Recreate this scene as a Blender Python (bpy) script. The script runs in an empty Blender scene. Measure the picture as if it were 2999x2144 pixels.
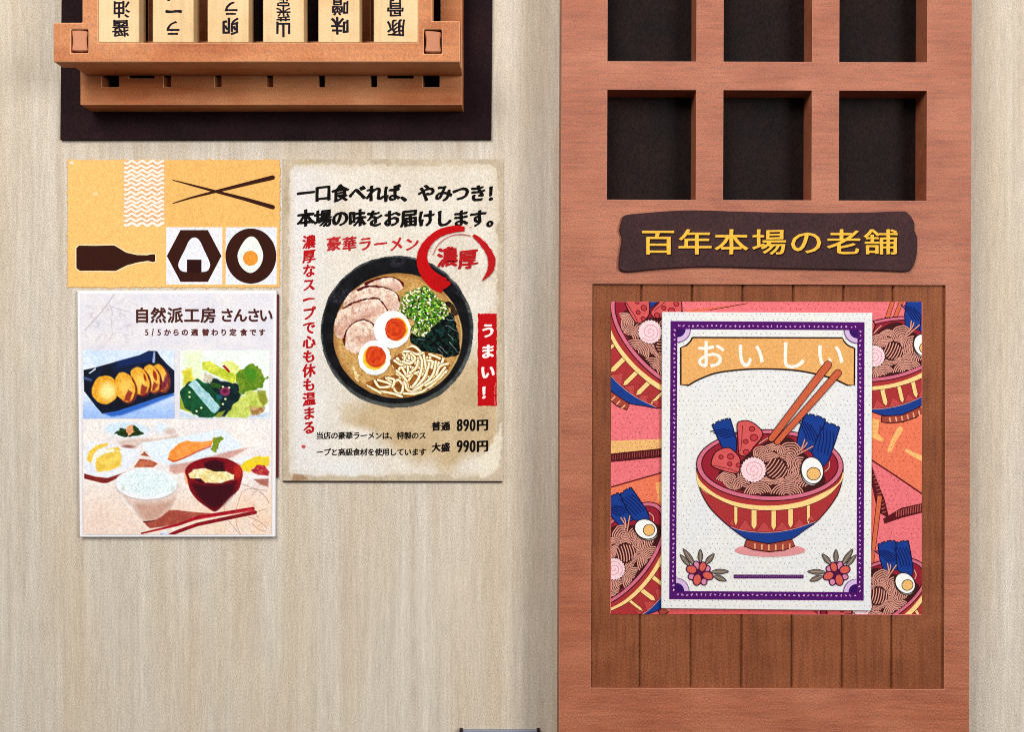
import bpy, bmesh, math, random
import numpy as np
from mathutils import Vector
random.seed(7)
RNG = np.random.default_rng(11)
SC = bpy.context.scene
COL = SC.collection

# ------------------------------------------------------------------ camera, world, lamps, exposure
D = 3.2                                   # metres from the camera to the wall
cam = bpy.data.cameras.new('camera'); cam.sensor_width = 36.0; cam.lens = 36.0 * D / 2.999
cam.clip_start = 0.05; cam.clip_end = 60
camo = bpy.data.objects.new('camera', cam); COL.objects.link(camo)
camo.location = (0, -D, 0); camo.rotation_euler = (math.pi / 2, 0, 0)
SC.camera = camo
W = bpy.data.worlds.new('World'); SC.world = W; W.use_nodes = True
wt = W.node_tree; wc = wt.nodes.new('ShaderNodeTexCoord'); wx = wt.nodes.new('ShaderNodeSeparateXYZ'); wr = wt.nodes.new('ShaderNodeValToRGB')
wt.links.new(wc.outputs['Generated'], wx.inputs[0]); wm = wt.nodes.new('ShaderNodeMapRange'); wm.inputs[1].default_value = -1
wt.links.new(wx.outputs['Z'], wm.inputs[0]); wt.links.new(wm.outputs[0], wr.inputs[0])
wr.color_ramp.elements[0].position = 0.42; wr.color_ramp.elements[0].color = (0.13, 0.11, 0.10, 1)   # the floor of the room
wr.color_ramp.elements[1].position = 0.62; wr.color_ramp.elements[1].color = (0.93, 0.96, 1.0, 1)    # its pale walls and ceiling
wt.links.new(wr.outputs[0], wt.nodes['Background'].inputs[0])
wt.nodes['Background'].inputs[1].default_value = 0.62
SC.cycles.filter_width = 1.0
def area(name, loc, size, power, col, target=(0, 0, 0)):
    l = bpy.data.lights.new(name, 'AREA'); l.shape = 'SQUARE'; l.size = size; l.energy = power; l.color = col
    o = bpy.data.objects.new(name, l); COL.objects.link(o); o.location = loc
    o.rotation_euler = (Vector(target) - Vector(loc)).to_track_quat('-Z', 'Y').to_euler()
area('window_light', (4.0, -5.3, 1.2), 1.9, 315, (1.0, 0.985, 0.97), (0.3, 0, 0))
area('fill_light', (-1.8, -4.4, 3.0), 2.2, 280, (1.0, 0.96, 0.90), (-0.6, 0, 0))  # added fill from upper left, lifts the shadows thrown by the key lamp
SC.view_settings.view_transform = 'Standard'; SC.view_settings.look = 'None'
SC.view_settings.exposure = 0.0; SC.view_settings.gamma = 1.0; SC.view_settings.use_curve_mapping = False

# ------------------------------------------------------------------ helpers
K = 0.78                                  # share of the light that printed white gives back
def lin(c):
    c = np.asarray(c, float) / 255.0
    return np.where(c <= 0.04045, c / 12.92, ((c + 0.055) / 1.055) ** 2.4)
def P(x, y, h):
    """a point of the photographed plane (thousandths of its width, from the left top) that stands h metres off the wall"""
    s = (D - h) / D / 1000.0
    return ((x - 1499.5) * s, -h, (1072 - y) * s)
def Z(x0, y0, s):
    return lambda *p: [(x0 + a / s, y0 + b / s) for a, b in p]
EDGE = {}
def empty(name, label, cat, loc=(0, 0, 0), group=None):
    o = bpy.data.objects.new(name, None); COL.objects.link(o); o.location = loc
    o.empty_display_size = 0.05
    o['label'] = label; o['category'] = cat; o['kind'] = 'thing'
    if group: o['group'] = group
    return o
def link(name, me, mat, parent=None, label=None):
    o = bpy.data.objects.new(name, me); COL.objects.link(o)
    if mat: me.materials.append(mat); me.materials.append(EDGE.get(mat.name, mat))
    if parent:
        o.parent = parent
        gp = parent
        off = Vector((0, 0, 0))
        while gp: off += gp.location; gp = gp.parent
        me.transform(__import__('mathutils').Matrix.Translation(-off))
    if label: o['label'] = label
    return o
def bevel_all(bm, w, seg=1):
    if w: bmesh.ops.bevel(bm, geom=[e for e in bm.edges if len(e.link_faces) == 2 and e.calc_face_angle(0) > 0.5], offset=w, segments=seg, affect='EDGES', clamp_overlap=True, material=1)
def from_bm(name, bm, mat, parent=None, label=None, smooth=False):
    bmesh.ops.recalc_face_normals(bm, faces=bm.faces[:])
    me = bpy.data.meshes.new(name); bm.to_mesh(me); bm.free()
    return link(name, me, mat, parent, label)
def add_prism(bm, pts, hf, hb, wob=0):
    """outline drawn at height hf, carried straight back to hb"""
    f = [Vector(P(x, y, hf)) for x, y in pts]
    b = [Vector((v.x, -hb, v.z)) for v in f]
    vf = [bm.verts.new(v) for v in f]; vb = [bm.verts.new(v) for v in b]
    bm.faces.new(vf); bm.faces.new(vb[::-1])
    n = len(vf)
    for i in range(n): bm.faces.new((vf[i], vb[i], vb[(i + 1) % n], vf[(i + 1) % n]))
def prism(name, pts, hf, hb, mat, parent=None, bev=0.0015, label=None):
    bm = bmesh.new(); add_prism(bm, pts, hf, hb); bmesh.ops.recalc_face_normals(bm, faces=bm.faces[:])
    bevel_all(bm, bev); return from_bm(name, bm, mat, parent, label)
def rect(x0, y0, x1, y1): return [(x0, y0), (x1, y0), (x1, y1), (x0, y1)]
def slab(name, xs, ys, void, hf, hb, mat, parent=None, bev=0.002, label=None):
    """one board with rectangular openings: cells (i, j) for which void(i, j) is true are cut out"""
    bm = bmesh.new(); vs = {}
    def v(i, j, f):
        k = (i, j, f)
        if k not in vs:
            p = P(xs[i], ys[j], hf); vs[k] = bm.verts.new((p[0], -(hf if f else hb), p[2]))
        return vs[k]
    nx, ny = len(xs) - 1, len(ys) - 1
    S = lambda i, j: 0 <= i < nx and 0 <= j < ny and not void(0.5 * (xs[i] + xs[i + 1]), 0.5 * (ys[j] + ys[j + 1]))
    for i in range(nx):
        for j in range(ny):
            if not S(i, j): continue
            for f in (True, False): bm.faces.new((v(i, j, f), v(i + 1, j, f), v(i + 1, j + 1, f), v(i, j + 1, f)))
            for (di, dj, a, b) in ((-1, 0, (i, j), (i, j + 1)), (1, 0, (i + 1, j), (i + 1, j + 1)), (0, -1, (i, j), (i + 1, j)), (0, 1, (i, j + 1), (i + 1, j + 1))):
                if not S(i + di, j + dj): bm.faces.new((v(*a, True), v(*b, True), v(*b, False), v(*a, False)))
    bmesh.ops.recalc_face_normals(bm, faces=bm.faces[:])
    bmesh.ops.dissolve_limit(bm, angle_limit=0.02, verts=bm.verts[:], edges=bm.edges[:])
    bevel_all(bm, bev); return from_bm(name, bm, mat, parent, label)

# ------------------------------------------------------------------ materials
def nodes(name):
    m = bpy.data.materials.new(name); m.use_nodes = True; nt = m.node_tree
    return m, nt, nt.nodes['Principled BSDF']
def nd(nt, t, **kw):
    n = nt.nodes.new(t)
    for k, v in kw.items():
        if k.startswith('i_'): n.inputs[k[2:].replace('_', ' ')].default_value = v
        else: setattr(n, k, v)
    return n
def mapped(nt, scale, rot=0):
    tc = nd(nt, 'ShaderNodeTexCoord'); mp = nd(nt, 'ShaderNodeMapping'); mp.inputs['Scale'].default_value = scale
    mp.inputs['Rotation'].default_value = (0, rot, 0)
    nt.links.new(tc.outputs['Object'], mp.inputs['Vector']); return mp.outputs['Vector']
def noise(nt, vec, scale, detail=3, rough=0.55, dist=0.0):
    n = nd(nt, 'ShaderNodeTexNoise'); n.inputs['Scale'].default_value = scale; n.inputs['Detail'].default_value = detail
    n.inputs['Roughness'].default_value = rough; n.inputs['Distortion'].default_value = dist
    nt.links.new(vec, n.inputs['Vector']); return n.outputs['Fac']
def rng(nt, fac, a, b, lo, hi):
    r = nd(nt, 'ShaderNodeMapRange'); r.inputs[1].default_value = a; r.inputs[2].default_value = b
    r.inputs[3].default_value = lo; r.inputs[4].default_value = hi; nt.links.new(fac, r.inputs[0]); return r.outputs[0]
def mul(nt, col, fac):
    m = nd(nt, 'ShaderNodeVectorMath', operation='MULTIPLY'); nt.links.new(col, m.inputs[0]); nt.links.new(fac, m.inputs[1]); return m.outputs[0]
def mmul(nt, a, b, op='MULTIPLY'):
    m = nd(nt, 'ShaderNodeMath', operation=op); nt.links.new(a, m.inputs[0]); nt.links.new(b, m.inputs[1]); return m.outputs[0]
def mix(nt, fac, c1, c2):
    m = nd(nt, 'ShaderNodeMix', data_type='RGBA'); nt.links.new(fac, m.inputs[0])
    for c, k in ((c1, 6), (c2, 7)):
        if hasattr(c, 'is_linked'): nt.links.new(c, m.inputs[k])
        else: m.inputs[k].default_value = (*c, 1)
    return m.outputs[2]
def grain(nt, bsdf, amt, bump, scale=230, rot=0.5, aspect=0.6):
    """fine tooth of printed paper: speckle of the ink and a relief of the same size"""
    v = mapped(nt, (1, 1, aspect), rot)
    a = noise(nt, v, scale, 2.5, 0.65)
    f = rng(nt, a, 0.28, 0.72, 1 - amt, 1 + amt)
    b = nd(nt, 'ShaderNodeBump'); b.inputs['Strength'].default_value = 1.0; b.inputs['Distance'].default_value = bump
    nt.links.new(a, b.inputs['Height']); nt.links.new(b.outputs[0], bsdf.inputs['Normal'])
    return f
def C(c, k=K): return tuple(float(v) for v in lin(c) * k)
def mat_print(name, amt=0.22, bump=0.0008, rough=0.7, spec=0.06, scale=300):
    m, nt, b = nodes(name)
    at = nd(nt, 'ShaderNodeAttribute', attribute_name='Col')
    f = grain(nt, b, amt, bump, scale)
    nt.links.new(mul(nt, at.outputs['Color'], f), b.inputs['Base Color'])
    b.inputs['Roughness'].default_value = rough; b.inputs['Specular IOR Level'].default_value = spec
    return m
def mat_plain(name, c, amt=0.12, bump=0.001, rough=0.6, spec=0.25, scale=230, c2=None, big=7):
    m, nt, b = nodes(name); f = grain(nt, b, amt, bump, scale)
    v = mapped(nt, (1, 1, 1)); n = noise(nt, v, big, 4)
    col = mix(nt, rng(nt, n, 0.35, 0.65, 0, 1), C(c), C(c2 or c))
    nt.links.new(mul(nt, col, f), b.inputs['Base Color'])
    b.inputs['Roughness'].default_value = rough; b.inputs['Specular IOR Level'].default_value = spec
    return m
def mat_wood(name, dark, mid, light, along='x', streak=26, amt=0.14, bump=0.0016, rough=0.55, spec=0.35, flecks=0.35, scale=230):
    m, nt, b = nodes(name)
    f = grain(nt, b, amt, bump, scale)
    sc = (0.05, 0.4, 1) if along == 'x' else (1, 0.4, 0.05)
    s1 = noise(nt, mapped(nt, sc), streak, 5, 0.62, 0.3)
    s2 = noise(nt, mapped(nt, (0.6, 1, 1)), 6.5, 3)
    col = mix(nt, rng(nt, s1, 0.34, 0.62, 0, 1), C(dark), C(mid))
    col = mix(nt, rng(nt, s2, 0.4, 0.72, 0, 1), col, C(light))
    fl = noise(nt, mapped(nt, (0.06, 1, 1) if along == 'x' else (1, 1, 0.06)), streak * 3.6, 3, 0.7)
    f = mmul(nt, f, rng(nt, fl, 0.46, 0.66, 1.0, 1 - flecks))
    nt.links.new(mul(nt, col, f), b.inputs['Base Color'])
    b.inputs['Roughness'].default_value = rough; b.inputs['Specular IOR Level'].default_value = spec
    return m
M_INK = mat_print('printed_ink')
M_INK_SOFT = mat_print('printed_ink_matt', 0.10, 0.0008, 0.5, 0.1)
M_DOOR = mat_wood('reddish_door_wood', (154, 82, 54), (172, 97, 65), (184, 111, 80), 'x', 60, 0.34, 0.0022, 0.48, 0.4, 0.22, 300)
M_PLANK = mat_wood('brown_plank_print', (118, 64, 38), (140, 79, 48), (150, 88, 56), 'z', 26, 0.45, 0.0022, 0.6, 0.12, 0.25, 300)
M_RACK = mat_wood('orange_rack_wood', (164, 86, 42), (190, 112, 62), (208, 140, 92), 'x', 22, 0.30, 0.0014, 0.55, 0.25, 0.12, 300)
EDGE['reddish_door_wood'] = mat_plain('bare_door_edge_highlight', (222, 160, 130), 0.08, 0.0005)  # bare cut wood, its pale colour also standing in for edge highlights
EDGE['orange_rack_wood'] = mat_plain('bare_rack_edge_highlight', (226, 166, 122), 0.08, 0.0005)  # same for the rack: bare wood with the edge glare put into its colour
M_PLUG = mat_plain('pink_peg_wood', (196, 130, 96), 0.12, 0.0008, c2=(176, 110, 78))
M_SLAT = mat_wood('pale_slat_wood', (206, 166, 112), (222, 186, 134), (230, 198, 150), 'z', 20, 0.10, 0.0014, 0.55, 0.3, 0.12)
M_BOARD = mat_plain('dark_brown_board', (40, 22, 26), 0.6, 0.0012, 0.7, 0.06, c2=(29, 15, 18))
M_HOLE = mat_plain('black_brown_backing', (33, 20, 17), 0.9, 0.0016, 0.6, 0.07, c2=(22, 14, 15))
M_MAROON = mat_plain('maroon_card', (92, 18, 26), 0.1)
M_WHITE = mat_plain('white_card', (238, 237, 242), 0.04)
# wall: printed paper of pale wood, streaks running up and down
M_WALL, nt, b = nodes('pale_streaked_wall')
f = grain(nt, b, 0.33, 0.0024, 330, 0.6)
s1 = noise(nt, mapped(nt, (1, 1, 0.035)), 30, 5, 0.6, 0.15)
s2 = noise(nt, mapped(nt, (1, 1, 0.12)), 6, 4)
s3 = noise(nt, mapped(nt, (1, 1, 0.05)), 75, 3, 0.6)
col = mix(nt, rng(nt, s1, 0.32, 0.68, 0, 1), C((198, 184, 166)), C((218, 208, 194)))
col = mix(nt, rng(nt, s2, 0.45, 0.72, 0, 0.75), col, C((203, 184, 156)))
s4 = noise(nt, mapped(nt, (1, 1, 0.10)), 150, 3, 0.7)
f = mmul(nt, mmul(nt, f, rng(nt, s3, 0.3, 0.7, 0.95, 1.05)), rng(nt, s4, 0.3, 0.7, 0.88, 1.12))
nt.links.new(mul(nt, col, f), b.inputs['Base Color']); b.inputs['Roughness'].default_value = 0.62; b.inputs['Specular IOR Level'].default_value = 0.3

# ------------------------------------------------------------------ flat printed drawings: polygons with ink colours
def colour_attr(me, cols):
    a = me.color_attributes.new('Col', 'FLOAT_COLOR', 'POINT')
    c = np.ones((len(cols), 4), np.float32); c[:, :3] = lin(cols) * K
    a.data.foreach_set('color', c.ravel())
def cr(pts, n=6, closed=False):
    """smooth curve through the points"""
    L = len(pts); out = []
    g = (lambda i: pts[i % L]) if closed else (lambda i: pts[min(max(i, 0), L - 1)])
    for i in range(L if closed else L - 1):
        p0, p1, p2, p3 = g(i - 1), g(i), g(i + 1), g(i + 2)
        for k in range(n):
            t = k / n
            out.append(tuple(0.5 * (2 * p1[a] + (p2[a] - p0[a]) * t + (2 * p0[a] - 5 * p1[a] + 4 * p2[a] - p3[a]) * t * t + (3 * p1[a] - p0[a] - 3 * p2[a] + p3[a]) * t ** 3) for a in (0, 1)))
    if not closed: out.append(tuple(pts[-1]))
    return out
def ell(cx, cy, rx, ry=None, rot=0, n=40, a0=0, a1=360):
    ry = rx if ry is None else ry; r = math.radians(rot); out = []
    full = abs(a1 - a0) >= 360
    for i in range(n if full else n + 1):
        t = math.radians(a0 + (a1 - a0) * i / n); x, y = rx * math.cos(t), ry * math.sin(t)
        out.append((cx + x * math.cos(r) - y * math.sin(r), cy + x * math.sin(r) + y * math.cos(r)))
    return out
def clip_poly(pts, clip):
    x0, y0, x1, y1 = clip
    for ax, lim, sg in ((0, x0, 1), (0, x1, -1), (1, y0, 1), (1, y1, -1)):
        out = []; L = len(pts)
        for i in range(L):
            a, b = pts[i], pts[(i + 1) % L]
            ia, ib = sg * (a[ax] - lim) >= 0, sg * (b[ax] - lim) >= 0
            if ia: out.append(a)
            if ia != ib:
                t = (lim - a[ax]) / (b[ax] - a[ax]); out.append((a[0] + (b[0] - a[0]) * t, a[1] + (b[1] - a[1]) * t))
        pts = out
        if len(pts) < 3: return []
    return pts
GLYPH = {}
def glyph(ch):
    if ch not in GLYPH:
        c = bpy.data.curves.new('lettering', 'FONT'); c.body = ch; c.size = 1.0; c.resolution_u = 3
        o = bpy.data.objects.new('lettering', c); COL.objects.link(o); bpy.context.view_layer.update()
        ev = o.evaluated_get(bpy.context.evaluated_depsgraph_get()); m = ev.to_mesh()
        GLYPH[ch] = ([(v.co.x, v.co.y) for v in m.vertices], [tuple(p.vertices) for p in m.polygons])
        ev.to_mesh_clear(); bpy.data.objects.remove(o); bpy.data.curves.remove(c)
    return GLYPH[ch]
class Art:
    STEP = 3e-6
    def __init__(s, h, clip=None, xf=None):
        s.v = []; s.f = []; s.c = []; s.h = h; s.clip = clip; s.xf = xf
    def _add(s, pts, cols):
        i0 = len(s.v); s.v += [P(x, y, s.h) for x, y in pts]; s.c += cols; s.h += s.STEP
        return i0
    def poly(s, pts, col):
        if s.xf: pts = [s.xf(*p) for p in pts]
        if s.clip: pts = clip_poly(pts, s.clip)
        q = []
        for p in pts:
            if not q or abs(p[0] - q[-1][0]) + abs(p[1] - q[-1][1]) > 1e-3: q.append(p)
        if len(q) < 3: return
        i0 = s._add(q, [col] * len(q)); s.f.append(tuple(range(i0, i0 + len(q))))
    def stroke(s, pts, w, col, w1=None, cap=True):
        L = len(pts); w1 = w if w1 is None else w1; a = []; b = []
        for i, (x, y) in enumerate(pts):
            p, q = pts[max(i - 1, 0)], pts[min(i + 1, L - 1)]
            dx, dy = q[0] - p[0], q[1] - p[1]; n = math.hypot(dx, dy) or 1
            ww = (w + (w1 - w) * i / max(L - 1, 1)) / 2
            a.append((x - dy / n * ww, y + dx / n * ww)); b.append((x + dy / n * ww, y - dx / n * ww))
        h = s.h
        for i in range(L - 1):          # one strip, cell by cell, in one plane
            s.h = h; s.poly([a[i], a[i + 1], b[i + 1], b[i]], col)
        s.h = h + s.STEP
        if cap and w > 1.5:
            s.poly(ell(*pts[0], w / 2, n=10), col); s.poly(ell(*pts[-1], w1 / 2, n=10), col)
    def outline(s, pts, w, col): s.stroke(list(pts) + [pts[0]], w, col, cap=False)
    def shape(s, pts, fill, w=0, line=None):
        s.poly(pts, fill)
        if w: s.outline(pts, w, line)
    def glyph(s, ch, cx, cy, em, col, emy=None, nib=((0, 0),), tilt=0.0, rot=0, rough=0.0, seed=0, fit=None):
        V, F = glyph(ch); emy = emy or em; r = math.radians(rot); rd = random.Random(seed * 977 + ord(ch))
        px = [rd.uniform(-1, 1) for _ in range(12)]
        if fit:
            xs = [p[0] for p in V]; ys = [p[1] for p in V]; bx0, bx1, by0, by1 = min(xs), max(xs), min(ys), max(ys)
        for kk, (ox, oy) in enumerate(nib):
            pts = []; ph = 0.5 * math.sin(2.4 * kk)
            for (x, y) in V:
                if fit: u, v = ((x - bx0) / (bx1 - bx0) - 0.5) * fit[0], (0.5 - (y - by0) / (by1 - by0)) * fit[1]
                else: u, v = (x - 0.5 + ox) * em, (0.38 - y - oy) * emy
                v -= u * tilt
                if rough:
                    q = rough * em
                    u += q * (math.sin(9 * y + 6 * px[0] + ph) * px[1] + 0.5 * math.sin(31 * x + 17 * y + 6 * px[2] + 2 * ph))
                    v += q * (math.sin(9 * x + 6 * px[3]) * px[4] + 0.5 * math.sin(27 * y - 19 * x + 6 * px[5] + 2 * ph))
                pts.append((cx + u * math.cos(r) - v * math.sin(r), cy + u * math.sin(r) + v * math.cos(r)))
            i0 = s._add(pts, [col] * len(pts)); s.f += [tuple(i0 + k for k in fc) for fc in F]
    def build(s, name, parent, mat=None, label=None):
        me = bpy.data.meshes.new(name); me.from_pydata(s.v, [], s.f); colour_attr(me, np.array(s.c, float)); me.update()
        bm = bmesh.new(); bm.from_mesh(me)
        for f in bm.faces:
            f.normal_update()
            if f.normal.y > 0: f.normal_flip()
        bm.to_mesh(me); bm.free()
        return link(name, me, mat or M_INK, parent, label)
def nib(a, b, ang=0.35, n=10):
    return [(0, 0)] + [(a * math.cos(t) * math.cos(ang) - b * math.sin(t) * math.sin(ang), a * math.cos(t) * math.sin(ang) + b * math.sin(t) * math.cos(ang)) for t in [2 * math.pi * k / n for k in range(n)]]
BRUSH = nib(0.056, 0.026); BRUSH_THIN = nib(0.042, 0.018); PEN = nib(0.03, 0.02)
BOLD = [(0.03 * math.cos(t * math.pi / 4), 0.03 * math.sin(t * math.pi / 4)) for t in range(8)] + [(0, 0)]

# ------------------------------------------------------------------ flat printed photographs: soft painted sheets
def vnoise(X, Y, sc, seed):
    r = np.random.default_rng(seed); g = r.random((97, 97)); x = np.abs(X / sc + 13.7) % 95; y = np.abs(Y / sc + 7.3) % 95
    i = x.astype(int); j = y.astype(int); u = x - i; v = y - j; u = u * u * (3 - 2 * u); v = v * v * (3 - 2 * v)
    return (g[j, i] * (1 - u) + g[j, i + 1] * u) * (1 - v) + (g[j + 1, i] * (1 - u) + g[j + 1, i + 1] * u) * v
def fbm(X, Y, sc, seed): return (vnoise(X, Y, sc, seed) + 0.5 * vnoise(X, Y, sc / 2.1, seed + 1) + 0.25 * vnoise(X, Y, sc / 4.3, seed + 2)) / 1.75
class Canvas:
    def __init__(s, x0, y0, x1, y1, res, base=(230, 230, 230)):
        nx, ny = int((x1 - x0) / res) + 1, int((y1 - y0) / res) + 1
        s.X, s.Y = np.meshgrid(np.linspace(x0, x1, nx), np.linspace(y0, y1, ny))
        s.col = np.zeros(s.X.shape + (3,)); s.col[:] = base; s.a = np.ones(s.X.shape); s.seed = 1
    def wob(s, amt, sc):
        s.seed += 3
        return (s.X + amt * (vnoise(s.X, s.Y, sc, s.seed) - 0.5) * 2, s.Y + amt * (vnoise(s.X, s.Y, sc, s.seed + 1) - 0.5) * 2) if amt else (s.X, s.Y)
    def seg(s, X, Y, a, b):
        dx, dy = b[0] - a[0], b[1] - a[1]; t = np.clip(((X - a[0]) * dx + (Y - a[1]) * dy) / (dx * dx + dy * dy + 1e-9), 0, 1)
        return np.hypot(X - a[0] - t * dx, Y - a[1] - t * dy), t
    def m_poly(s, pts, soft=3, wob=0, wsc=14):
        X, Y = s.wob(wob, wsc); d = np.full(X.shape, 1e9); ins = np.zeros(X.shape, bool); L = len(pts)
        for i in range(L):
            a, b = pts[i], pts[(i + 1) % L]; d = np.minimum(d, s.seg(X, Y, a, b)[0])
            if a[1] != b[1]: ins ^= ((a[1] > Y) != (b[1] > Y)) & (X < (b[0] - a[0]) * (Y - a[1]) / (b[1] - a[1]) + a[0])
        return np.clip(np.where(ins, d, -d) / (soft * 0.7) + 0.5, 0, 1)
    def m_ell(s, cx, cy, rx, ry=None, rot=0, soft=3, wob=0, wsc=14):
        ry = ry or rx; X, Y = s.wob(wob, wsc); r = math.radians(rot); u = (X - cx) * math.cos(r) + (Y - cy) * math.sin(r); v = -(X - cx) * math.sin(r) + (Y - cy) * math.cos(r)
        q = np.hypot(u / rx, v / ry); return np.clip((1 - q) * min(rx, ry) / soft + 0.5, 0, 1)
    def m_line(s, pts, w, soft=2, w1=None, wob=0, wsc=14):
        X, Y = s.wob(wob, wsc); d = np.full(X.shape, 1e9); L = len(pts) - 1; w1 = w if w1 is None else w1
        for i in range(L):
            dd, t = s.seg(X, Y, pts[i], pts[i + 1]); ww = w + (w1 - w) * (i + t) / L; d = np.minimum(d, dd - ww / 2)
        return np.clip(-d / soft + 0.5, 0, 1)
    def put(s, m, c, op=1.0, c2=None, sc=10, n=0.0):
        s.seed += 5; c = np.asarray(c, float)
        if c2 is not None:
            t = np.clip((fbm(s.X, s.Y, sc, s.seed) - 0.3) / 0.4, 0, 1)[..., None]; c = c * (1 - t) + np.asarray(c2, float) * t
        if n: c = c * (1 + n * (vnoise(s.X, s.Y, 3.1, s.seed + 2)[..., None] - 0.5) * 2)
        k = (m * op)[..., None]; s.col = s.col * (1 - k) + np.clip(c, 0, 255) * k
    def crisp(s, amt=0.6, con=1.06, sat=1.12):
        b = s.col.copy()
        for ax in (0, 1):
            for _ in (0, 1): b = (np.roll(b, 1, ax) + b + np.roll(b, -1, ax)) / 3
        s.col = s.col + amt * (s.col - b)
        s.col = s.col * (1 + 0.07 * (vnoise(s.X, s.Y, 2.6, 77)[..., None] - 0.5) * 2 + 0.03 * (vnoise(s.X, s.Y, 6.5, 78)[..., None] - 0.5) * 2)
        g = s.col.mean(-1, keepdims=True); s.col = np.clip((g + (s.col - g) * sat - 150) * con + 152, 2, 250)
        e = np.zeros(s.X.shape, bool); e[:2] = e[-2:] = True; e[:, :2] = e[:, -2:] = True
        return s
    def build(s, name, h, parent, mat=None, warp=None, label=None):
        ny, nx = s.X.shape; keep = s.a > 0.5; sc = (D - h) / D / 1000
        X, Y = (s.X, s.Y) if warp is None else warp(s.X, s.Y)
        V = np.stack([(X - 1499.5) * sc, np.full(X.shape, -h), (1072 - Y) * sc], -1).reshape(-1, 3)
        id_ = np.arange(ny * nx).reshape(ny, nx); k = keep[:-1, :-1] & keep[1:, :-1] & keep[:-1, 1:] & keep[1:, 1:]
        q = np.stack([id_[:-1, :-1][k], id_[1:, :-1][k], id_[1:, 1:][k], id_[:-1, 1:][k]], -1)
        used = np.unique(q); mp = np.full(ny * nx, -1); mp[used] = np.arange(len(used)); q = mp[q]
        me = bpy.data.meshes.new(name); n = len(q)
        me.vertices.add(len(used)); me.vertices.foreach_set('co', V[used].astype(np.float32).ravel())
        me.loops.add(n * 4); me.loops.foreach_set('vertex_index', q.astype(np.int32).ravel())
        me.polygons.add(n); me.polygons.foreach_set('loop_start', np.arange(0, n * 4, 4, dtype=np.int32))
        me.update(calc_edges=True); colour_attr(me, np.clip(s.col, 0, 255).reshape(-1, 3)[used])
        return link(name, me, mat or M_INK_SOFT, parent, label)

# ================================================================== THE WALL
bm = bmesh.new()
for v in ((-6, 0, -4), (6, 0, -4), (6, 0, 4), (-6, 0, 4)): bm.verts.new(v)
bm.faces.new(bm.verts[:])
o = from_bm('wall', bm, M_WALL); o['kind'] = 'structure'

# ================================================================== dark board and the wooden menu rack on it
o = prism('backing_board', [(182, -260), (1444, -260), (1439, 408), (176, 409)], 0.012, 0.001, M_BOARD, None, 0.001)
o['label'] = 'flat dark brown board on the wall behind the wooden menu rack'; o['category'] = 'board'; o['kind'] = 'thing'

rack = empty('menu_rack', 'orange wooden rack holding six upside down menu slats over the dark board', 'menu rack', P(750, 306, 0.012))
HF, HM, HR = 0.250, 0.190, 0.104
def q_plate(x, y):                                       # openings of the front plate
    if 207 < x < 258 and 84 < y < 154: return True
    if 1241 < x < 1294 and 84 < y < 156: return True
    if 287 < x < 1224.5 and y < 123.5: return True
    if x < 241 and y < 65: return True
    if x > 1266 and y < 60.5: return True
    return False
slab('front_plate', [156, 207, 241, 258, 287, 1224.5, 1241, 1266, 1294, 1347], [-260, 60.5, 65, 84, 123.5, 154, 156, 180], q_plate, HF, HM, M_RACK, rack, 0.0022)
# second layer, hidden behind the plate but seen from below
def wy(y, h0, h1): return 1072 - (1072 - y) * (D - h0) / (D - h1) * 1.0 if False else 1072 - (1072 - y) * ((D - h0) / D) * D / (D - h1)
yb = wy(179.0, HF, HM - 0.002)
slab('rail', [219, 300, 1205, 1352], [120, yb], lambda x, y: False, HM - 0.002, HR, M_RACK, rack, 0.002)
def q_rear(x, y):
    for a, b in ((298.5, 348), (479, 500), (629, 648), (780, 799), (932, 951), (1084.7, 1103.7), (1237.7, 1287)):
        if a < x < b and 200 < y < 254: return True
    for a, b in ((376, 452), (1134, 1211)):
        if a < x < b and 200 < y < 228.5: return True
    if x < 1290 and y < 160: return True
    return False
slab('rear_plate', [235.5, 298.5, 348, 376, 452, 479, 500, 629, 648, 780, 799, 932, 951, 1084.7, 1103.7, 1134, 1211, 1237.7, 1287, 1290, 1353.5],
     [-260, 160, 200, 228.5, 254, 306], q_rear, HR - 0.002, 0.0125, M_RACK, rack, 0.0012)
for a, b in ((433, 452), (577, 612), (1056, 1086)):
    prism('rear_bar', rect(a, -260, b, 158), HR - 0.03, 0.0125, M_RACK, rack, 0.002)
for a, b in ((470, 508), (620, 657), (771, 808)): prism('notch_backing', rect(a, 226, b, 262), HR - 0.024, HR - 0.04, M_RACK, rack, 0)
# dovetail pegs in the two ears
for (cx, cy, sg) in ((232.5, 118, 1), (1268, 121, -1)):
    w, hh = 24.6, 33.6
    pts = [(cx - w + 1, cy - hh + 3 * (sg > 0)), (cx, cy - hh + 2), (cx + w - 1, cy - hh + 5), (cx + w - 4, cy - 8), (cx + w - 4, cy + 8), (cx + w - 1, cy + hh - 4), (cx, cy + hh - 3), (cx - w + 1, cy + hh - 5), (cx - w + 4, cy + 8), (cx - w + 4, cy - 8)]
    prism('peg', pts, HF - 0.004, HM - 0.001, M_PLUG, rack, 0.003)
SL = [(287.8, 407), (447, 567), (607.7, 728), (770, 890), (932, 1053), (1094.6, 1224)]
TXT = [[('醤', 353, 81, 56), ('油', 356, 26, 56)], [('ラ', 507, 82, 52), ('ー', 508, 32, 60), ('メ', 506, -18, 52)], [('卵', 675, 76, 56), ('ラ', 677, 24, 50)],
       [('山', 830, 85, 52), ('菜', 830, 41, 46), ('定', 830, 2, 44)], [('味', 996, 74, 58), ('噌', 996, 18, 58)], [('豚', 1160, 81, 58), ('骨', 1158, 23, 58)]]
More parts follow.
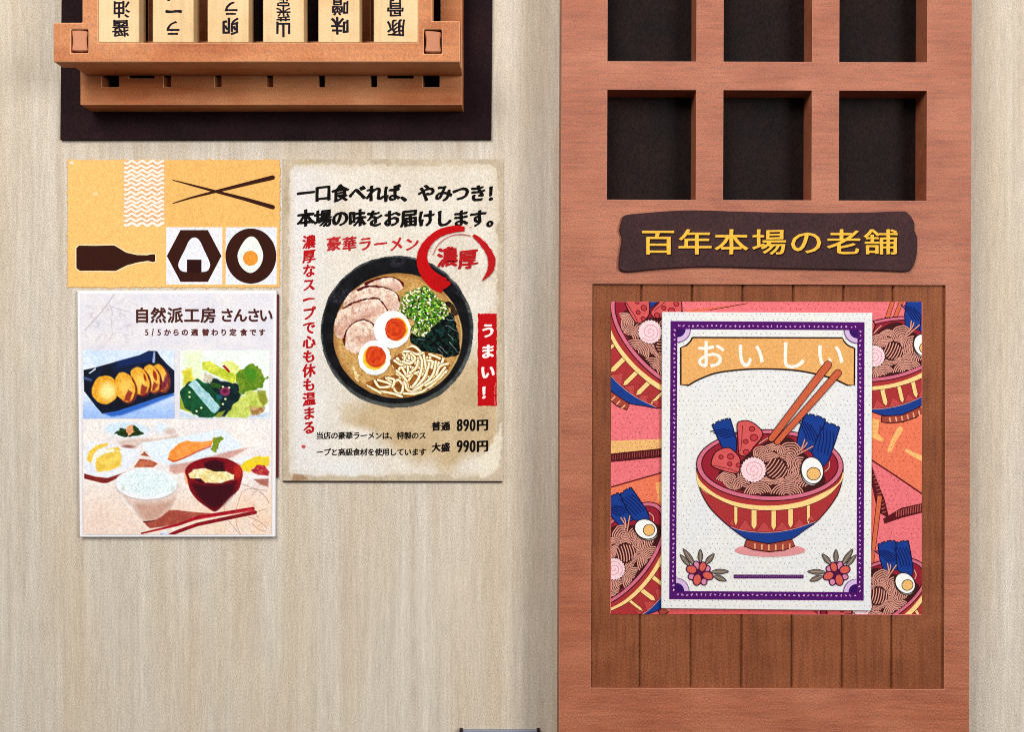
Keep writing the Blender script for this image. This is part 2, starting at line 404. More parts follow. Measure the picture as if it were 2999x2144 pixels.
for (a, b), tx in zip(SL, TXT):
    s_ = prism('menu_slat', rect(a, -260, b, 123.2), HF + 0.001, HM + 0.004, M_SLAT, rack, 0.0016)
    A = Art(HF + 0.0014)
    for k, (ch, x, y, em) in enumerate(tx):
        A.glyph(ch, x, y, em * 0.94, (30, 22, 32), nib=nib(0.02, 0.012) if ch in '醤油菜定噌骨豚' else PEN, rot=180, rough=0.02, seed=k)
    A.build('lettering', s_)

# ================================================================== icon card
I = Z(180, 440, 3.4424)
HC = 0.0026
card = empty('icon_card', 'ochre card with brown bottle, chopsticks, rice ball and egg symbols', 'card', P(508, 844, 0.001))
CQ = [(196, 467), (821, 464), (822, 842), (195, 845)]
cb = Canvas(195, 465, 822, 844, 3.0, (238, 184, 106)); m1 = np.ones(cb.X.shape)
cb.put(m1, (236, 182, 104)); cb.put(cb.m_poly(I((0, 0), (1045, 0), (1045, 1600), (0, 1600)), 3), (243, 191, 114)); cb.put(cb.m_poly(I((1045, 760), (2300, 760), (2300, 1600), (1045, 1600)), 3), (240, 188, 112))
cb.put(cb.m_ell(210, 476, 6, 4, soft=4), (245, 225, 200)); cb.put(cb.m_ell(280, 567, 5, 4, soft=4), (246, 220, 185))
edge = np.minimum.reduce([cb.X - 195, 822 - cb.X, cb.Y - 465, 844 - cb.Y]) + 4 * (fbm(cb.X, cb.Y, 7, 5) - 0.5)
cb.put(np.clip(1 - edge / 5, 0, 1), (206, 164, 112), 0.55); cb.a = (edge > 0.3) * 1.0
prism('card', [(200, 471), (817, 469), (818, 838), (199, 840)], HC - 0.0005, 0.0008, mat_plain('ochre_card_edge', (214, 170, 112)), card, 0)
cb.build('face', HC, card, M_INK)
BR = (54, 22, 14)
A = Art(HC + 0.0004)
A.poly(I((628, 105), (1038, 105), (1038, 757), (628, 757))[:], (226, 176, 128))
for k in range(15):
    y = 118 + 44.5 * k
    pts = I(*[(632 + 402 * t / 48, y + 13 * math.sin(2 * math.pi * (402 * t / 48) / 104 + 0.6 * (k % 2)) + 4 * math.sin(k)) for t in range(49)])
    A.stroke(pts, 6.2 if k < 14 else 7.5, (252, 238, 226), cap=False)
A.build('wave_pattern', card)
A = Art(HC + 0.0006); A.stroke(I((1125, 300), (1300, 345), (1560, 415), (1850, 490), (2130, 572)), 2.6, BR, 13); A.build('chopstick_icon', card)
A = Art(HC + 0.0012); A.stroke(I((1125, 532), (1300, 478), (1560, 412), (1850, 340), (2130, 272)), 2.6, BR, 13); A.build('chopstick_icon', card)
bt = I((150, 985), (175, 960), (350, 962), (530, 957), (570, 980), (650, 1030), (760, 1055), (865, 1057), (900, 1048), (938, 1046), (947, 1060), (945, 1118), (925, 1128), (870, 1115), (770, 1130), (660, 1160), (590, 1195), (545, 1217), (360, 1214), (185, 1215), (150, 1188))
A = Art(HC + 0.0004); A.outline(bt, 7, (252, 226, 176)); A.poly(bt, BR); A.build('bottle_icon', card)
A = Art(HC + 0.0004); A.poly(I((1055, 775), (1622, 775), (1622, 1352), (1055, 1352)), (232, 232, 240))
A.poly(I((1200, 803), (1476, 803), (1613, 1065), (1476, 1327), (1200, 1327), (1062, 1065)), BR)
A.poly(cr(I((1340, 878), (1392, 910), (1440, 1010), (1494, 1130), (1492, 1185), (1455, 1222), (1340, 1226), (1225, 1222), (1185, 1185), (1182, 1130), (1240, 1010), (1288, 910)), 5, True), (230, 232, 242))
A.poly(I((1265, 1102), (1412, 1102), (1412, 1228), (1265, 1228)), (44, 14, 14)); A.build('rice_ball_icon', card)
A = Art(HC + 0.0004); A.poly(I((1655, 775), (2170, 775), (2170, 1354), (1655, 1354)), (226, 230, 238))
A.poly(I(*ell(1910, 1066, 256, 279, n=60)), BR)
A.poly(cr(I((1915, 868), (1975, 905), (2030, 1030), (2020, 1130), (1970, 1205), (1905, 1236), (1840, 1205), (1788, 1130), (1780, 1030), (1850, 905)), 5, True), (234, 240, 232))
A.poly(I(*ell(1906, 1088, 76, 76)), (232, 148, 52)); A.build('egg_icon', card)

# ================================================================== white lunch poster
HP = 0.016
lunch = empty('lunch_poster', 'white glossy poster with photos of side dishes, rice and soup', 'poster', P(518, 1573, 0.001))
LQ = [(226, 851), (809.5, 850.5), (805.5, 1573.5), (233, 1574)]
prism('sheet', LQ, HP, 0.001, M_WHITE, lunch, 0.0016)
prism('edge_strip', [(806, 862), (815.5, 862), (814.5, 1400), (804, 1400)], HP - 0.006, 0.0012, M_MAROON, lunch, 0.001)
def warpL(X, Y):                                         # the sheet hangs slightly narrower towards its foot
    t = (Y - 851) / 722; u = (X - 226) / 583
    return 226 + 7 * t + u * (583.5 - 11 * t), Y
A0 = Z(220, 840, 4.06); B0 = Z(510, 840, 4.06); C0 = Z(220, 1220, 4.39); D0 = Z(510, 1220, 4.39)
c = Canvas(235, 860, 800, 1566, 2.6, (226, 224, 232)); one = np.ones(c.X.shape)
c.put(one, (222, 220, 230), c2=(232, 228, 232), sc=40, n=0.03)
g = np.clip((c.Y - 1215) / 120, 0, 1); c.put(g, (232, 222, 214), c2=(226, 210, 204), sc=60, n=0.03)
g = np.clip((c.X - 420) / 250, 0, 1) * np.clip((c.Y - 1340) / 100, 0, 1); c.put(g, (236, 212, 190), 0.75, c2=(230, 196, 176), sc=40)
def twig(c, pts, w, col, op): c.put(c.m_line(pts, w, 2.2), col, op)
rd = random.Random(4)
for (p, cx, cy, n, R, col, op) in (((334, 860), 300, 960, 60, 62, (176, 160, 166), 0.5),):
    twig(c, A0((470, 75), (400, 180), (320, 290), (200, 420), (110, 520)), 2.2, (150, 132, 138), 0.7)
    twig(c, A0((400, 180), (440, 300), (430, 420), (440, 560), (400, 650)), 1.6, (160, 140, 146), 0.55)
    twig(c, A0((410, 230), (540, 270), (660, 300)), 1.6, (160, 140, 146), 0.55)
    for k in range(70):
        x, y = rd.uniform(245, 385), rd.uniform(885, 1010); a = rd.uniform(0, 6.28); l = rd.uniform(6, 20)
        twig(c, cr([(x, y), (x + l * math.cos(a), y + l * math.sin(a)), (x + l * 1.5 * math.cos(a + 0.7), y + l * 1.5 * math.sin(a + 0.7))], 3), 1.5, (170, 152, 160), 0.34)
c.build('printed_background', HP + 0.0006, lunch, M_INK_SOFT, warpL)
A = Art(HP + 0.0012)
Wz = Z(200, 830, 2.109); TB = (76, 36, 30)
for ch, x in zip('自然派工房', (455, 556, 660, 763, 865)):
    (X, Y), = Wz((x, 196)); A.glyph(ch, X, Y, 47, TB, nib=BOLD)
for ch, x in zip('さんさい', (980, 1062, 1145, 1221)):
    (X, Y), = Wz((x, 196)); A.glyph(ch, X, Y, 43, TB, nib=BOLD)
A.build('lettering', lunch)
A = Art(HP + 0.0012)
for ch, x in zip('からの週替わり定食です', (612, 665, 720, 780, 848, 905, 960, 1017, 1083, 1140, 1196)):
    (X, Y), = Wz((x, 302)); A.glyph(ch, X, Y, 21, (92, 44, 40), nib=[(a * 1.3, b * 1.3) for a, b in BOLD])
for ch, x in zip('5/5', (483, 520, 560)):
    (X, Y), = Wz((x, 302)); A.glyph(ch, X, Y, 21, (92, 44, 40), fit=(9, 18) if ch == '5' else (5, 22))
    A.glyph(ch, X + 1.2, Y, 21, (92, 44, 40), fit=(9, 18) if ch == '5' else (5, 22))
A.build('lettering', lunch)
# tray of cakes
c = Canvas(240, 1026, 510, 1226, 1.35, (206, 220, 246))
c.put(np.ones(c.X.shape), (204, 220, 246), c2=(220, 230, 250), sc=40)
g = np.clip((c.Y - 1150) / 60, 0, 1); c.put(g, (150, 180, 236), 0.8)
c.put(c.m_poly(A0((540, 1530), (420, 1545), (330, 1510), (1160, 1250), (1175, 1290), (800, 1440)), 10), (44, 92, 176), 0.9)
tray = A0((92, 990), (230, 960), (480, 890), (760, 815), (870, 760), (970, 765), (1010, 830), (1090, 920), (1178, 1000), (1178, 1260), (1000, 1310), (700, 1410), (480, 1480), (310, 1510), (240, 1430), (95, 1240))
c.put(c.m_poly(tray, 4), (16, 20, 34), c2=(20, 32, 58), sc=30)
c.put(c.m_poly(A0((480, 890), (760, 815), (880, 770), (930, 780), (920, 880), (500, 960)), 8), (22, 44, 92), 0.8)
c.put(c.m_poly(A0((150, 1030), (240, 960), (235, 985), (170, 1030)), 4), (225, 232, 245))
c.put(c.m_line(A0((938, 780), (930, 890)), 5, 4, 8), (150, 170, 210))
c.put(c.m_line(A0((100, 1085), (180, 1110)), 7, 8, 4), (110, 130, 190), 0.8)
cakes = [((1000, 1080), 98, 165, -14), ((900, 1090), 100, 165, -14), ((760, 1120), 110, 170, -14), ((580, 1190), 120, 180, -16), ((345, 1225), 160, 172, 8)]
for k, ((x, y), rx, ry, rot) in enumerate(cakes):
    (X, Y), = A0((x, y)); s = 4.06
    if k < 4: c.put(c.m_ell(X + 5, Y + 5, rx / s + 2, ry / s + 1, rot, 4), (120, 58, 40), c2=(92, 24, 44), sc=12)
    c.put(c.m_ell(X, Y, rx / s, ry / s, rot, 3.5, 2), (214, 152, 48), c2=(226, 172, 70), sc=10, n=0.08)
    c.put(c.m_ell(X + rx / s * 0.15, Y + ry / s * 0.1, rx / s * 0.6, ry / s * 0.6, rot, 18), (240, 206, 116), 0.75)
    if k == 4: c.put(c.m_ell(X + 9, Y + 4, 20, 22, 0, 20), (250, 232, 170), 0.8)
    if k < 4: c.put(c.m_poly(A0((x + 0.35 * rx, y + 0.2 * ry), (x + 0.8 * rx, y + 0.4 * ry), (x + 0.5 * rx, y + 0.95 * ry), (x, y + 0.9 * ry)), 6, 3), (128, 40, 40), 0.85)
for (x, y, w, h) in ((825, 1080, 14, 42), (945, 1055, 22, 60)):
    (X, Y), = A0((x, y)); c.put(c.m_ell(X, Y, w / 4.06, h / 4.06, -14, 3), (140, 34, 24), 0.9)
c.put(c.m_ell(*A0((1075, 1130))[0], 7, 24, 12, 6), (96, 26, 60), 0.8)
c.crisp().build('cake_tray_picture', HP + 0.0014, lunch, M_INK_SOFT, warpL)
# greens
c = Canvas(526, 1026, 790, 1226, 1.35, (226, 236, 228))
c.put(np.ones(c.X.shape), (224, 236, 226), c2=(236, 242, 240), sc=40)
c.put(c.m_poly(B0((120, 760), (330, 760), (350, 1150), (120, 1150)), 30), (226, 238, 204))
c.put(c.m_poly(B0((100, 1000), (200, 960), (240, 1100), (110, 1180)), 12, 3), (214, 200, 70), c2=(190, 190, 70))
c.put(c.m_poly(B0((60, 1450), (60, 1300), (250, 1550), (200, 1500)), 6), (150, 160, 60))
c.put(c.m_poly(B0((50, 1470), (300, 1560), (600, 1560), (1150, 1490), (1120, 1560), (60, 1560)), 10), (196, 208, 226))
c.put(c.m_poly(B0((560, 900), (700, 880), (780, 960), (780, 1060), (640, 1010)), 10, 3), (214, 220, 130), c2=(226, 230, 160))
c.put(c.m_poly(B0((380, 1080), (760, 1150), (800, 1280), (760, 1400), (600, 1550), (420, 1540), (420, 1200)), 8, 3), (20, 46, 48), c2=(12, 30, 34), sc=16)
c.put(c.m_poly(B0((350, 1020), (470, 1060), (430, 1160), (350, 1110)), 7, 2), (186, 176, 160), c2=(220, 214, 200), sc=8)
c.put(c.m_poly(B0((430, 1120), (560, 1160), (540, 1220), (440, 1190)), 6, 2), (44, 80, 34))
c.put(c.m_poly(B0((335, 900), (420, 880), (560, 960), (760, 1060), (760, 1120), (700, 1150), (480, 1050), (340, 985)), 5, 2), (176, 190, 62), c2=(214, 216, 98), sc=16, n=0.06)
c.put(c.m_poly(B0((740, 1040), (880, 930), (990, 930), (1040, 1020), (1110, 1090), (1050, 1200), (900, 1250), (790, 1280), (740, 1160)), 6, 6, 9), (120, 142, 44), c2=(84, 122, 34), sc=10, n=0.1)
c.put(c.m_ell(*B0((920, 1040))[0], 16, 22, -30, 12), (64, 128, 36), 0.8)
c.put(c.m_poly(B0((60, 1260), (170, 1130), (270, 1100), (420, 1180), (560, 1330), (560, 1440), (470, 1550), (300, 1550), (130, 1440)), 5, 3), (26, 84, 52), c2=(18, 62, 40), sc=14, n=0.1)
c.put(c.m_poly(B0((165, 1160), (250, 1110), (420, 1280), (550, 1440), (480, 1510), (330, 1360)), 5, 3), (150, 194, 200), c2=(188, 216, 222), sc=10)
c.put(c.m_poly(B0((600, 1555), (640, 1480), (850, 1260), (960, 1230), (1090, 1290), (1120, 1380), (960, 1500), (860, 1560)), 6, 4), (170, 186, 82), c2=(198, 208, 116), sc=18, n=0.07)
c.put(c.m_poly(B0((1000, 1240), (1080, 1250), (1120, 1350), (1080, 1420), (1030, 1360)), 8, 4), (132, 136, 48), 0.9)
c.put(c.m_poly(B0((900, 1410), (1090, 1430), (1060, 1490), (940, 1530)), 8, 4), (196, 168, 120), c2=(150, 110, 70))
c.put(c.m_poly(B0((480, 1550), (520, 1500), (610, 1470), (560, 1555)), 5), (130, 144, 56))
c.put(c.m_poly(B0((570, 940), (600, 930), (668, 1005), (650, 1025)), 2.5), (150, 38, 44))
c.put(c.m_ell(*B0((605, 1245))[0], 15, 13, 0, 4), (134, 54, 92)); c.put(c.m_ell(*B0((605, 1240))[0], 7, 6, 0, 4), (84, 26, 56))
c.put(c.m_ell(*B0((540, 1310))[0], 9, 7, 0, 5), (36, 96, 120), 0.8)
for (x, y) in ((180, 1310), (320, 1440), (180, 1255), (580, 1190), (655, 1200), (610, 1335), (580, 1395), (265, 1480)):
    c.put(c.m_ell(*B0((x, y))[0], 3.4, 3, 0, 2.5), (206, 222, 170))
c.crisp().build('greens_picture', HP + 0.0014, lunch, M_INK_SOFT, warpL)
# the set meal
c = Canvas(238, 1228, 796, 1566, 1.5, (232, 224, 220)); one = np.ones(c.X.shape)
c.put(one, (228, 222, 222), c2=(236, 230, 226), sc=50, n=0.03)
c.put(np.clip((c.Y - 1390) / 90, 0, 1), (232, 216, 204), c2=(228, 208, 196), sc=40)
c.put(np.clip((c.X - 470) / 160, 0, 1) * np.clip((c.Y - 1420) / 60, 0, 1), (236, 206, 182), 0.8, c2=(232, 214, 200), sc=26)
c.put(c.m_ell(*C0((660, 170))[0], 66, 22, 4, 8), (206, 224, 240)); c.put(c.m_ell(*C0((720, 230))[0], 46, 8, 0, 10), (232, 236, 242))
c.put(c.m_poly(C0((480, 225), (570, 150), (650, 160), (740, 110), (870, 215), (800, 255), (640, 265)), 5, 3, 8), (44, 66, 30), c2=(20, 36, 18), sc=8)
c.put(c.m_poly(C0((640, 200), (650, 130), (730, 110), (750, 200), (680, 250)), 5, 3, 8), (226, 176, 132), c2=(204, 140, 100), sc=6)
c.put(c.m_ell(*C0((1100, 150))[0], 20, 14, 0, 16), (214, 228, 240)); c.put(c.m_ell(*C0((1210, 195))[0], 14, 8, 0, 12), (200, 170, 160), 0.8)
c.put(c.m_poly(C0((530, 330), (680, 290), (1120, 280), (1316, 230), (1316, 280), (860, 350), (740, 400), (600, 395)), 12), (206, 184, 172), 0.8)
c.put(c.m_ell(*C0((675, 388))[0], 16, 4.5, 4, 6), (134, 84, 78), 0.9)
c.put(c.m_poly(C0((90, 480), (140, 330), (420, 330), (590, 405), (825, 430), (790, 530), (640, 690), (400, 795), (240, 765), (90, 730)), 6), (228, 232, 244))
sh = C0((95, 735), (240, 775), (400, 792), (560, 740), (640, 710), (520, 800), (400, 855), (330, 858), (95, 800))
c.put(c.m_poly(sh, 5), (128, 52, 44), c2=(110, 30, 36), sc=12)
c.put(c.m_poly(C0((130, 560), (150, 460), (260, 370), (420, 335), (400, 380), (280, 420), (210, 500), (190, 600)), 8), (226, 186, 70), c2=(236, 204, 100))
c.put(c.m_poly(C0((240, 640), (260, 530), (380, 470), (560, 440), (585, 520), (570, 640), (420, 700), (270, 715)), 8), (222, 188, 84), c2=(234, 208, 110), sc=14)
c.put(c.m_poly(C0((390, 420), (540, 390), (575, 430), (480, 450)), 6), (226, 190, 90))
c.put(c.m_line(C0((200, 590), (230, 510), (330, 450), (480, 430)), 6, 4), (244, 238, 214))
c.put(c.m_poly(C0((830, 500), (880, 450), (950, 520)), 5), (164, 94, 70)); c.put(c.m_poly(C0((740, 655), (820, 545), (960, 560), (1055, 605), (1000, 655)), 6), (160, 88, 66), c2=(186, 112, 84), sc=10)
plate = C0((830, 340), (1316, 270)) + D0((300, 220), (540, 170), (640, 170), (890, 390), (700, 470), (200, 580)) + C0((1230, 640), (1000, 560))
c.put(c.m_poly(plate, 6), (222, 232, 242))
c.put(c.m_poly(D0((-60, 620), (180, 590), (400, 530), (700, 450), (960, 400), (940, 420), (760, 520), (300, 700), (0, 740), (-70, 700)), 10), (176, 108, 92), 0.55)
c.put(c.m_poly(C0((1180, 540), (1220, 440), (1316, 350)) + D0((40, 340), (160, 315), (300, 330), (480, 320), (520, 260), (480, 380), (300, 440), (160, 520), (20, 575)) + C0((1230, 580)), 5, 2), (226, 140, 64), c2=(234, 160, 92), sc=14)
c.put(c.m_line(C0((1195, 550), (1260, 580)) + D0((60, 560), (180, 510), (300, 450), (470, 385)), 4, 4), (176, 66, 60), 0.8)
c.put(c.m_poly(D0((510, 270), (600, 255), (650, 285), (590, 330), (550, 460), (470, 430)), 4, 3, 8), (112, 134, 40), c2=(136, 152, 60), sc=6)
# rice bowl
c.put(c.m_poly(cr(C0((520, 900), (560, 1020), (640, 1130), (760, 1240), (860, 1340), (960, 1370), (1060, 1340), (1180, 1230), (1280, 1080), (1316, 920)), 4), 8), (222, 206, 198), c2=(212, 192, 182), sc=20)
c.put(c.m_poly(cr(C0((760, 1120), (960, 1120), (1180, 1090), (1260, 1060), (1180, 1200), (1040, 1330), (900, 1350), (820, 1260)), 4, True), 26), (190, 152, 136), 0.85)
c.put(c.m_poly(cr(C0((560, 960), (620, 1060), (760, 1230), (740, 1240), (600, 1100)), 3, True), 8), (238, 232, 230), 0.8)
(X, Y), = C0((905, 870)); c.put(c.m_ell(X, Y + 1, 93, 47, 1, 4), (186, 170, 166)); c.put(c.m_ell(X, Y - 1, 92, 46, 1, 4), (236, 240, 246)); c.put(c.m_ell(X + 3, Y - 2, 78, 36, 1, 14, 5), (228, 242, 246), c2=(214, 230, 236), sc=5, n=0.04)
c.put(c.m_ell(X - 68, Y + 12, 5, 9, 0, 8), (196, 208, 190), .7); c.put(c.m_ell(X + 78, Y + 14, 5, 8, 0, 8), (196, 208, 190), .7)
# soup bowl
c.put(c.m_poly(D0((120, 720), (180, 620), (220, 700), (200, 900), (150, 860)), 10), (226, 160, 110), 0.9)
c.put(c.m_poly(cr(D0((135, 700), (200, 610), (350, 545), (520, 525), (700, 550), (840, 630), (885, 720), (870, 840), (830, 950), (720, 1040), (640, 1130), (560, 1210), (500, 1220), (400, 1150), (300, 1080), (200, 950), (165, 800)), 3, True), 5), (110, 16, 30), c2=(130, 24, 34), sc=18)
c.put(c.m_poly(D0((220, 860), (520, 880), (800, 840), (780, 980), (640, 1130), (520, 1200), (400, 1140), (280, 1010)), 22), (58, 14, 26), 0.95)
c.put(c.m_poly(D0((380, 600), (520, 555), (640, 590), (650, 710), (560, 690), (400, 670)), 10), (54, 12, 26), 0.95)
c.put(c.m_ell(*D0((830, 710))[0], 13, 22, 0, 10), (176, 52, 40), 0.9)
c.put(c.m_poly(D0((175, 740), (240, 680), (400, 665), (500, 705), (660, 700), (780, 760), (770, 810), (620, 855), (400, 860), (330, 800), (200, 785)), 5, 3), (226, 204, 138), c2=(238, 234, 200), sc=9, n=0.05)
c.put(c.m_poly(D0((440, 670), (560, 680), (650, 685), (660, 710), (500, 705)), 4), (40, 30, 20)); c.put(c.m_poly(D0((240, 800), (340, 815), (370, 860), (290, 830)), 4), (40, 22, 20))
# pickles at the edge
c.put(c.m_poly(D0((800, 580), (900, 520), (1000, 500), (1000, 560), (860, 620)), 10), (224, 230, 242))
c.put(c.m_poly(D0((860, 630), (960, 560), (1100, 505), (1225, 520), (1225, 640), (1040, 650), (960, 720), (890, 700)), 6, 3), (232, 200, 50), c2=(216, 196, 70), sc=8)
c.put(c.m_poly(D0((1000, 690), (1060, 630), (1160, 630), (1222, 700), (1222, 770), (1100, 765)), 6, 3), (196, 88, 76), c2=(150, 40, 60), sc=6)
c.put(c.m_poly(D0((890, 735), (1100, 775), (1222, 780), (1222, 800), (1040, 800)), 5), (232, 226, 232)); c.put(c.m_poly(D0((1030, 810), (1222, 800), (1222, 905), (1120, 880)), 8), (156, 96, 84), 0.9)
# napkin, chopsticks
c.put(c.m_poly(C0((865, 1355), (1000, 1340), (1100, 1290), (1200, 1205), (1316, 1205)) + D0((100, 1215), (300, 1235), (520, 1250), (300, 1330), (0, 1400)) + C0((950, 1440), (900, 1400)), 5), (150, 74, 62), c2=(166, 92, 78), sc=12)
c.put(c.m_line(C0((870, 1358), (1010, 1342)), 4, 3, 2), (70, 30, 34))
c.put(c.m_line(C0((840, 1505), (1316, 1395)) + D0((300, 1300), (1020, 1190)), 5, 2.5, 12), (166, 26, 46), c2=(140, 18, 36))
c.put(c.m_line(C0((1200, 1530), (1316, 1480)) + D0((300, 1390), (1050, 1235)), 10, 2.5, 11), (142, 26, 40), c2=(112, 22, 34))
c.put(c.m_line(D0((300, 1330), (1010, 1200)), 2.5, 2), (206, 92, 90), 0.7)
c.put(c.m_ell(*C0((1140, 1510))[0], 13, 6, -4, 4), (206, 216, 244)); c.put(c.m_ell(*C0((1100, 1525))[0], 5, 3, -4, 3), (56, 70, 140))
for pts in (D0((640, 1110), (650, 1230)), D0((880, 970), (840, 1080), (800, 1220), (810, 1400), (870, 1530)), D0((880, 970), (960, 930), (1100, 960), (1200, 1060), (1230, 1120)), D0((700, 1340), (860, 1530)), D0((960, 1290), (1100, 1350), (1200, 1430)), D0((1060, 1230), (1200, 1190)), D0((860, 860), (1010, 920), (1200, 960)), D0((1010, 1380), (1110, 1460), (1190, 1470))):
    c.put(c.m_line(cr(pts, 4), 1.6, 2.2), (150, 108, 98), 0.65)
for k in range(46):
    x, y = rd.uniform(880, 1230), rd.uniform(880, 1480); a = rd.uniform(0, 6.28); l = rd.uniform(20, 70)
    c.put(c.m_line(D0((x, y), (x + l * math.cos(a), y + l * math.sin(a))), 1.4, 2), (170, 130, 118), 0.38)
c.crisp().build('set_meal_picture', HP + 0.0014, lunch, M_INK_SOFT, warpL)

# ================================================================== ramen poster
HS = 0.0034
ramen = empty('ramen_poster', 'aged beige poster with a black bowl of ramen and brush lettering', 'poster', P(1150, 1411, 0.001))
M_EDGE = mat_plain('aged_paper_edge', (150, 126, 98))
prism('sheet', [(831, 468), (1474, 467), (1469, 1409), (830, 1409)], HS - 0.0006, 0.001, M_EDGE, ramen, 0)
prism('bottom_edge', [(828, 1408.6), (1470, 1409.6), (1470, 1413.4), (828, 1412.4)], HS + 0.004, 0.0012, mat_plain('black_brown_edge', (40, 22, 18)), ramen, 0.0005)
c = Canvas(829, 465.5, 1475, 1410, 3.0); X, Y = c.X, c.Y
c.put(np.ones(X.shape), (186, 170, 146), c2=(200, 184, 160), sc=50, n=0.05)
n = (fbm(X, Y, 34, 40) - 0.5) * 34 + (fbm(X, Y, 9, 47) - 0.5) * 12
ed = np.minimum.reduce([X - 829, 1475 - X, Y - 465, 1411 - Y])
ex = np.minimum(X - 829, 1475 - X); ey = np.minimum(Y - 465, 1411 - Y)
rc = np.where((ex < 45) & (ey < 45), 45 - np.hypot(45 - ex, 45 - ey), ed)
L = np.clip((rc - 15 + n * 0.55) / 6, 0, 1)
paper = np.ones(X.shape + (3,)) * (226, 220, 210)
c.put(L, (226, 218, 206), c2=(216, 206, 190), sc=70, n=0.05)
c.put(np.clip(L * np.clip((1010 - X) / 120, 0, 1), 0, 1), (226, 224, 226), 0.7)
c.put(np.clip(np.clip(1 - (rc - 15) / 26, 0, 1) * L, 0, 1), (206, 190, 164), 0.55)
# brown wash that fans out below the bowl
wash = c.m_poly([(1090, 1165), (1380, 1060), (1472, 900), (1474, 1290), (1440, 1330), (1290, 1372), (1180, 1340), (1100, 1280), (1020, 1210)], 70, 22, 50)
c.put(wash * L, (186, 158, 116), 0.85, c2=(198, 172, 132), sc=36, n=0.06)
c.put(c.m_poly([(1440, 1300), (1470, 1240), (1464, 1370), (1410, 1400), (1395, 1350)], 10, 6) * 1, (228, 220, 200), 0.9)
c.put(c.m_ell(1010, 1380, 90, 34, 0, 40) * L, (226, 226, 226), 0.8)
c.put(c.m_ell(905, 474, 30, 8, 0, 10, 5), (186, 168, 130), 0.7); c.put(c.m_ell(840, 590, 8, 40, 0, 10, 5), (158, 136, 106), 0.5)
c.put(c.m_poly([(852, 1408), (858, 1388), (885, 1392), (905, 1408)], 5, 4), (150, 112, 78), 0.7)
c.build('printed_background', HS, ramen, M_INK)
T4 = Z(810, 450, 3.341); T5 = Z(810, 780, 2.4985); T7 = Z(900, 1200, 3.917); BK = (12, 8, 8); RD = (182, 14, 20)
A = Art(HS + 0.0006)
for k, ch in enumerate('一口食べれば、やみつき！'):
    (x, y), = T4((285 + 168.6 * k, 383)); A.glyph(ch, x, y, 52, BK, nib=BRUSH, tilt=0.10, rough=0.022, seed=k)
A.build('lettering', ramen)
A = Art(HS + 0.0006)
for k, ch in enumerate('本場の味をお届けします。'):
    (x, y), = T4((285 + 168.6 * k, 630)); A.glyph(ch, x, y, 52, BK, nib=BRUSH, tilt=0.10, rough=0.022, seed=k + 20)
A.build('lettering', ramen)
A = Art(HS + 0.0006)
for k, ch in enumerate('濃厚なスープで心も休も温まる'):
    y = 660 + (115 + 100 * k) / 2.39
    if ch == 'ー': A.stroke([(890, y + 4), (905, y - 1), (920, y - 1)], 7, RD, 4)
    else: A.glyph(ch, 905, y, 39, RD, emy=41, nib=BRUSH_THIN, tilt=0.12, rough=0.024, seed=k + 40)
A.poly(ell(889, 1308, 6, 5, n=12), (196, 70, 72))
A.build('lettering', ramen)
A = Art(HS + 0.0006)
for k, ch in enumerate('豪華ラーメン'):
    (x, y), = T4((560 + 153 * k, 880)); A.glyph(ch, x, y, 43, (186, 36, 40), nib=BRUSH_THIN, tilt=0.12, rough=0.024, seed=k + 60)
A.build('lettering', ramen)
A = Art(HS + 0.0006)
for k, ch in enumerate('当店の豪華ラーメンは、特製のス'):
    (x, y), = T7((143 + 84.2 * k, 297)); A.glyph(ch, x, y, 22.5, (22, 12, 10), nib=PEN, tilt=0.1, rough=0.012, seed=k)
A.build('lettering', ramen); A = Art(HS + 0.0006)
for k, ch in enumerate('ープと高級食材を使用しています'):
    (x, y), = T7((143 + 84.2 * k, 487)); A.glyph(ch, x, y, 22.5, (22, 12, 10), nib=PEN, tilt=0.1, rough=0.012, seed=k + 7)
A.build('lettering', ramen)
A = Art(HS + 0.0006)
for (w2, dg, y) in (('普通', '890', 182), ('大盛', '990', 424)):
    A = Art(HS + 0.0006)
    for k, ch in enumerate(w2):
        (X, Y), = T7((1478 + 108 * k, y + 8)); A.glyph(ch, X, Y, 27, BK, nib=BRUSH, tilt=0.1, seed=k)
    for k, ch in enumerate(dg):
        (X, Y), = T7((1748 + 74 * k, y - 4))
        for d in (-1.6, -0.5, 0.6, 1.6): A.glyph(ch, X + d, Y, 30, BK, fit=(14.5, 35), tilt=0.2)
    (X, Y), = T7((2010, y - 8)); A.glyph('円', X, Y, 36, BK, nib=BRUSH, tilt=0.05); A.build('price_lettering', ramen)
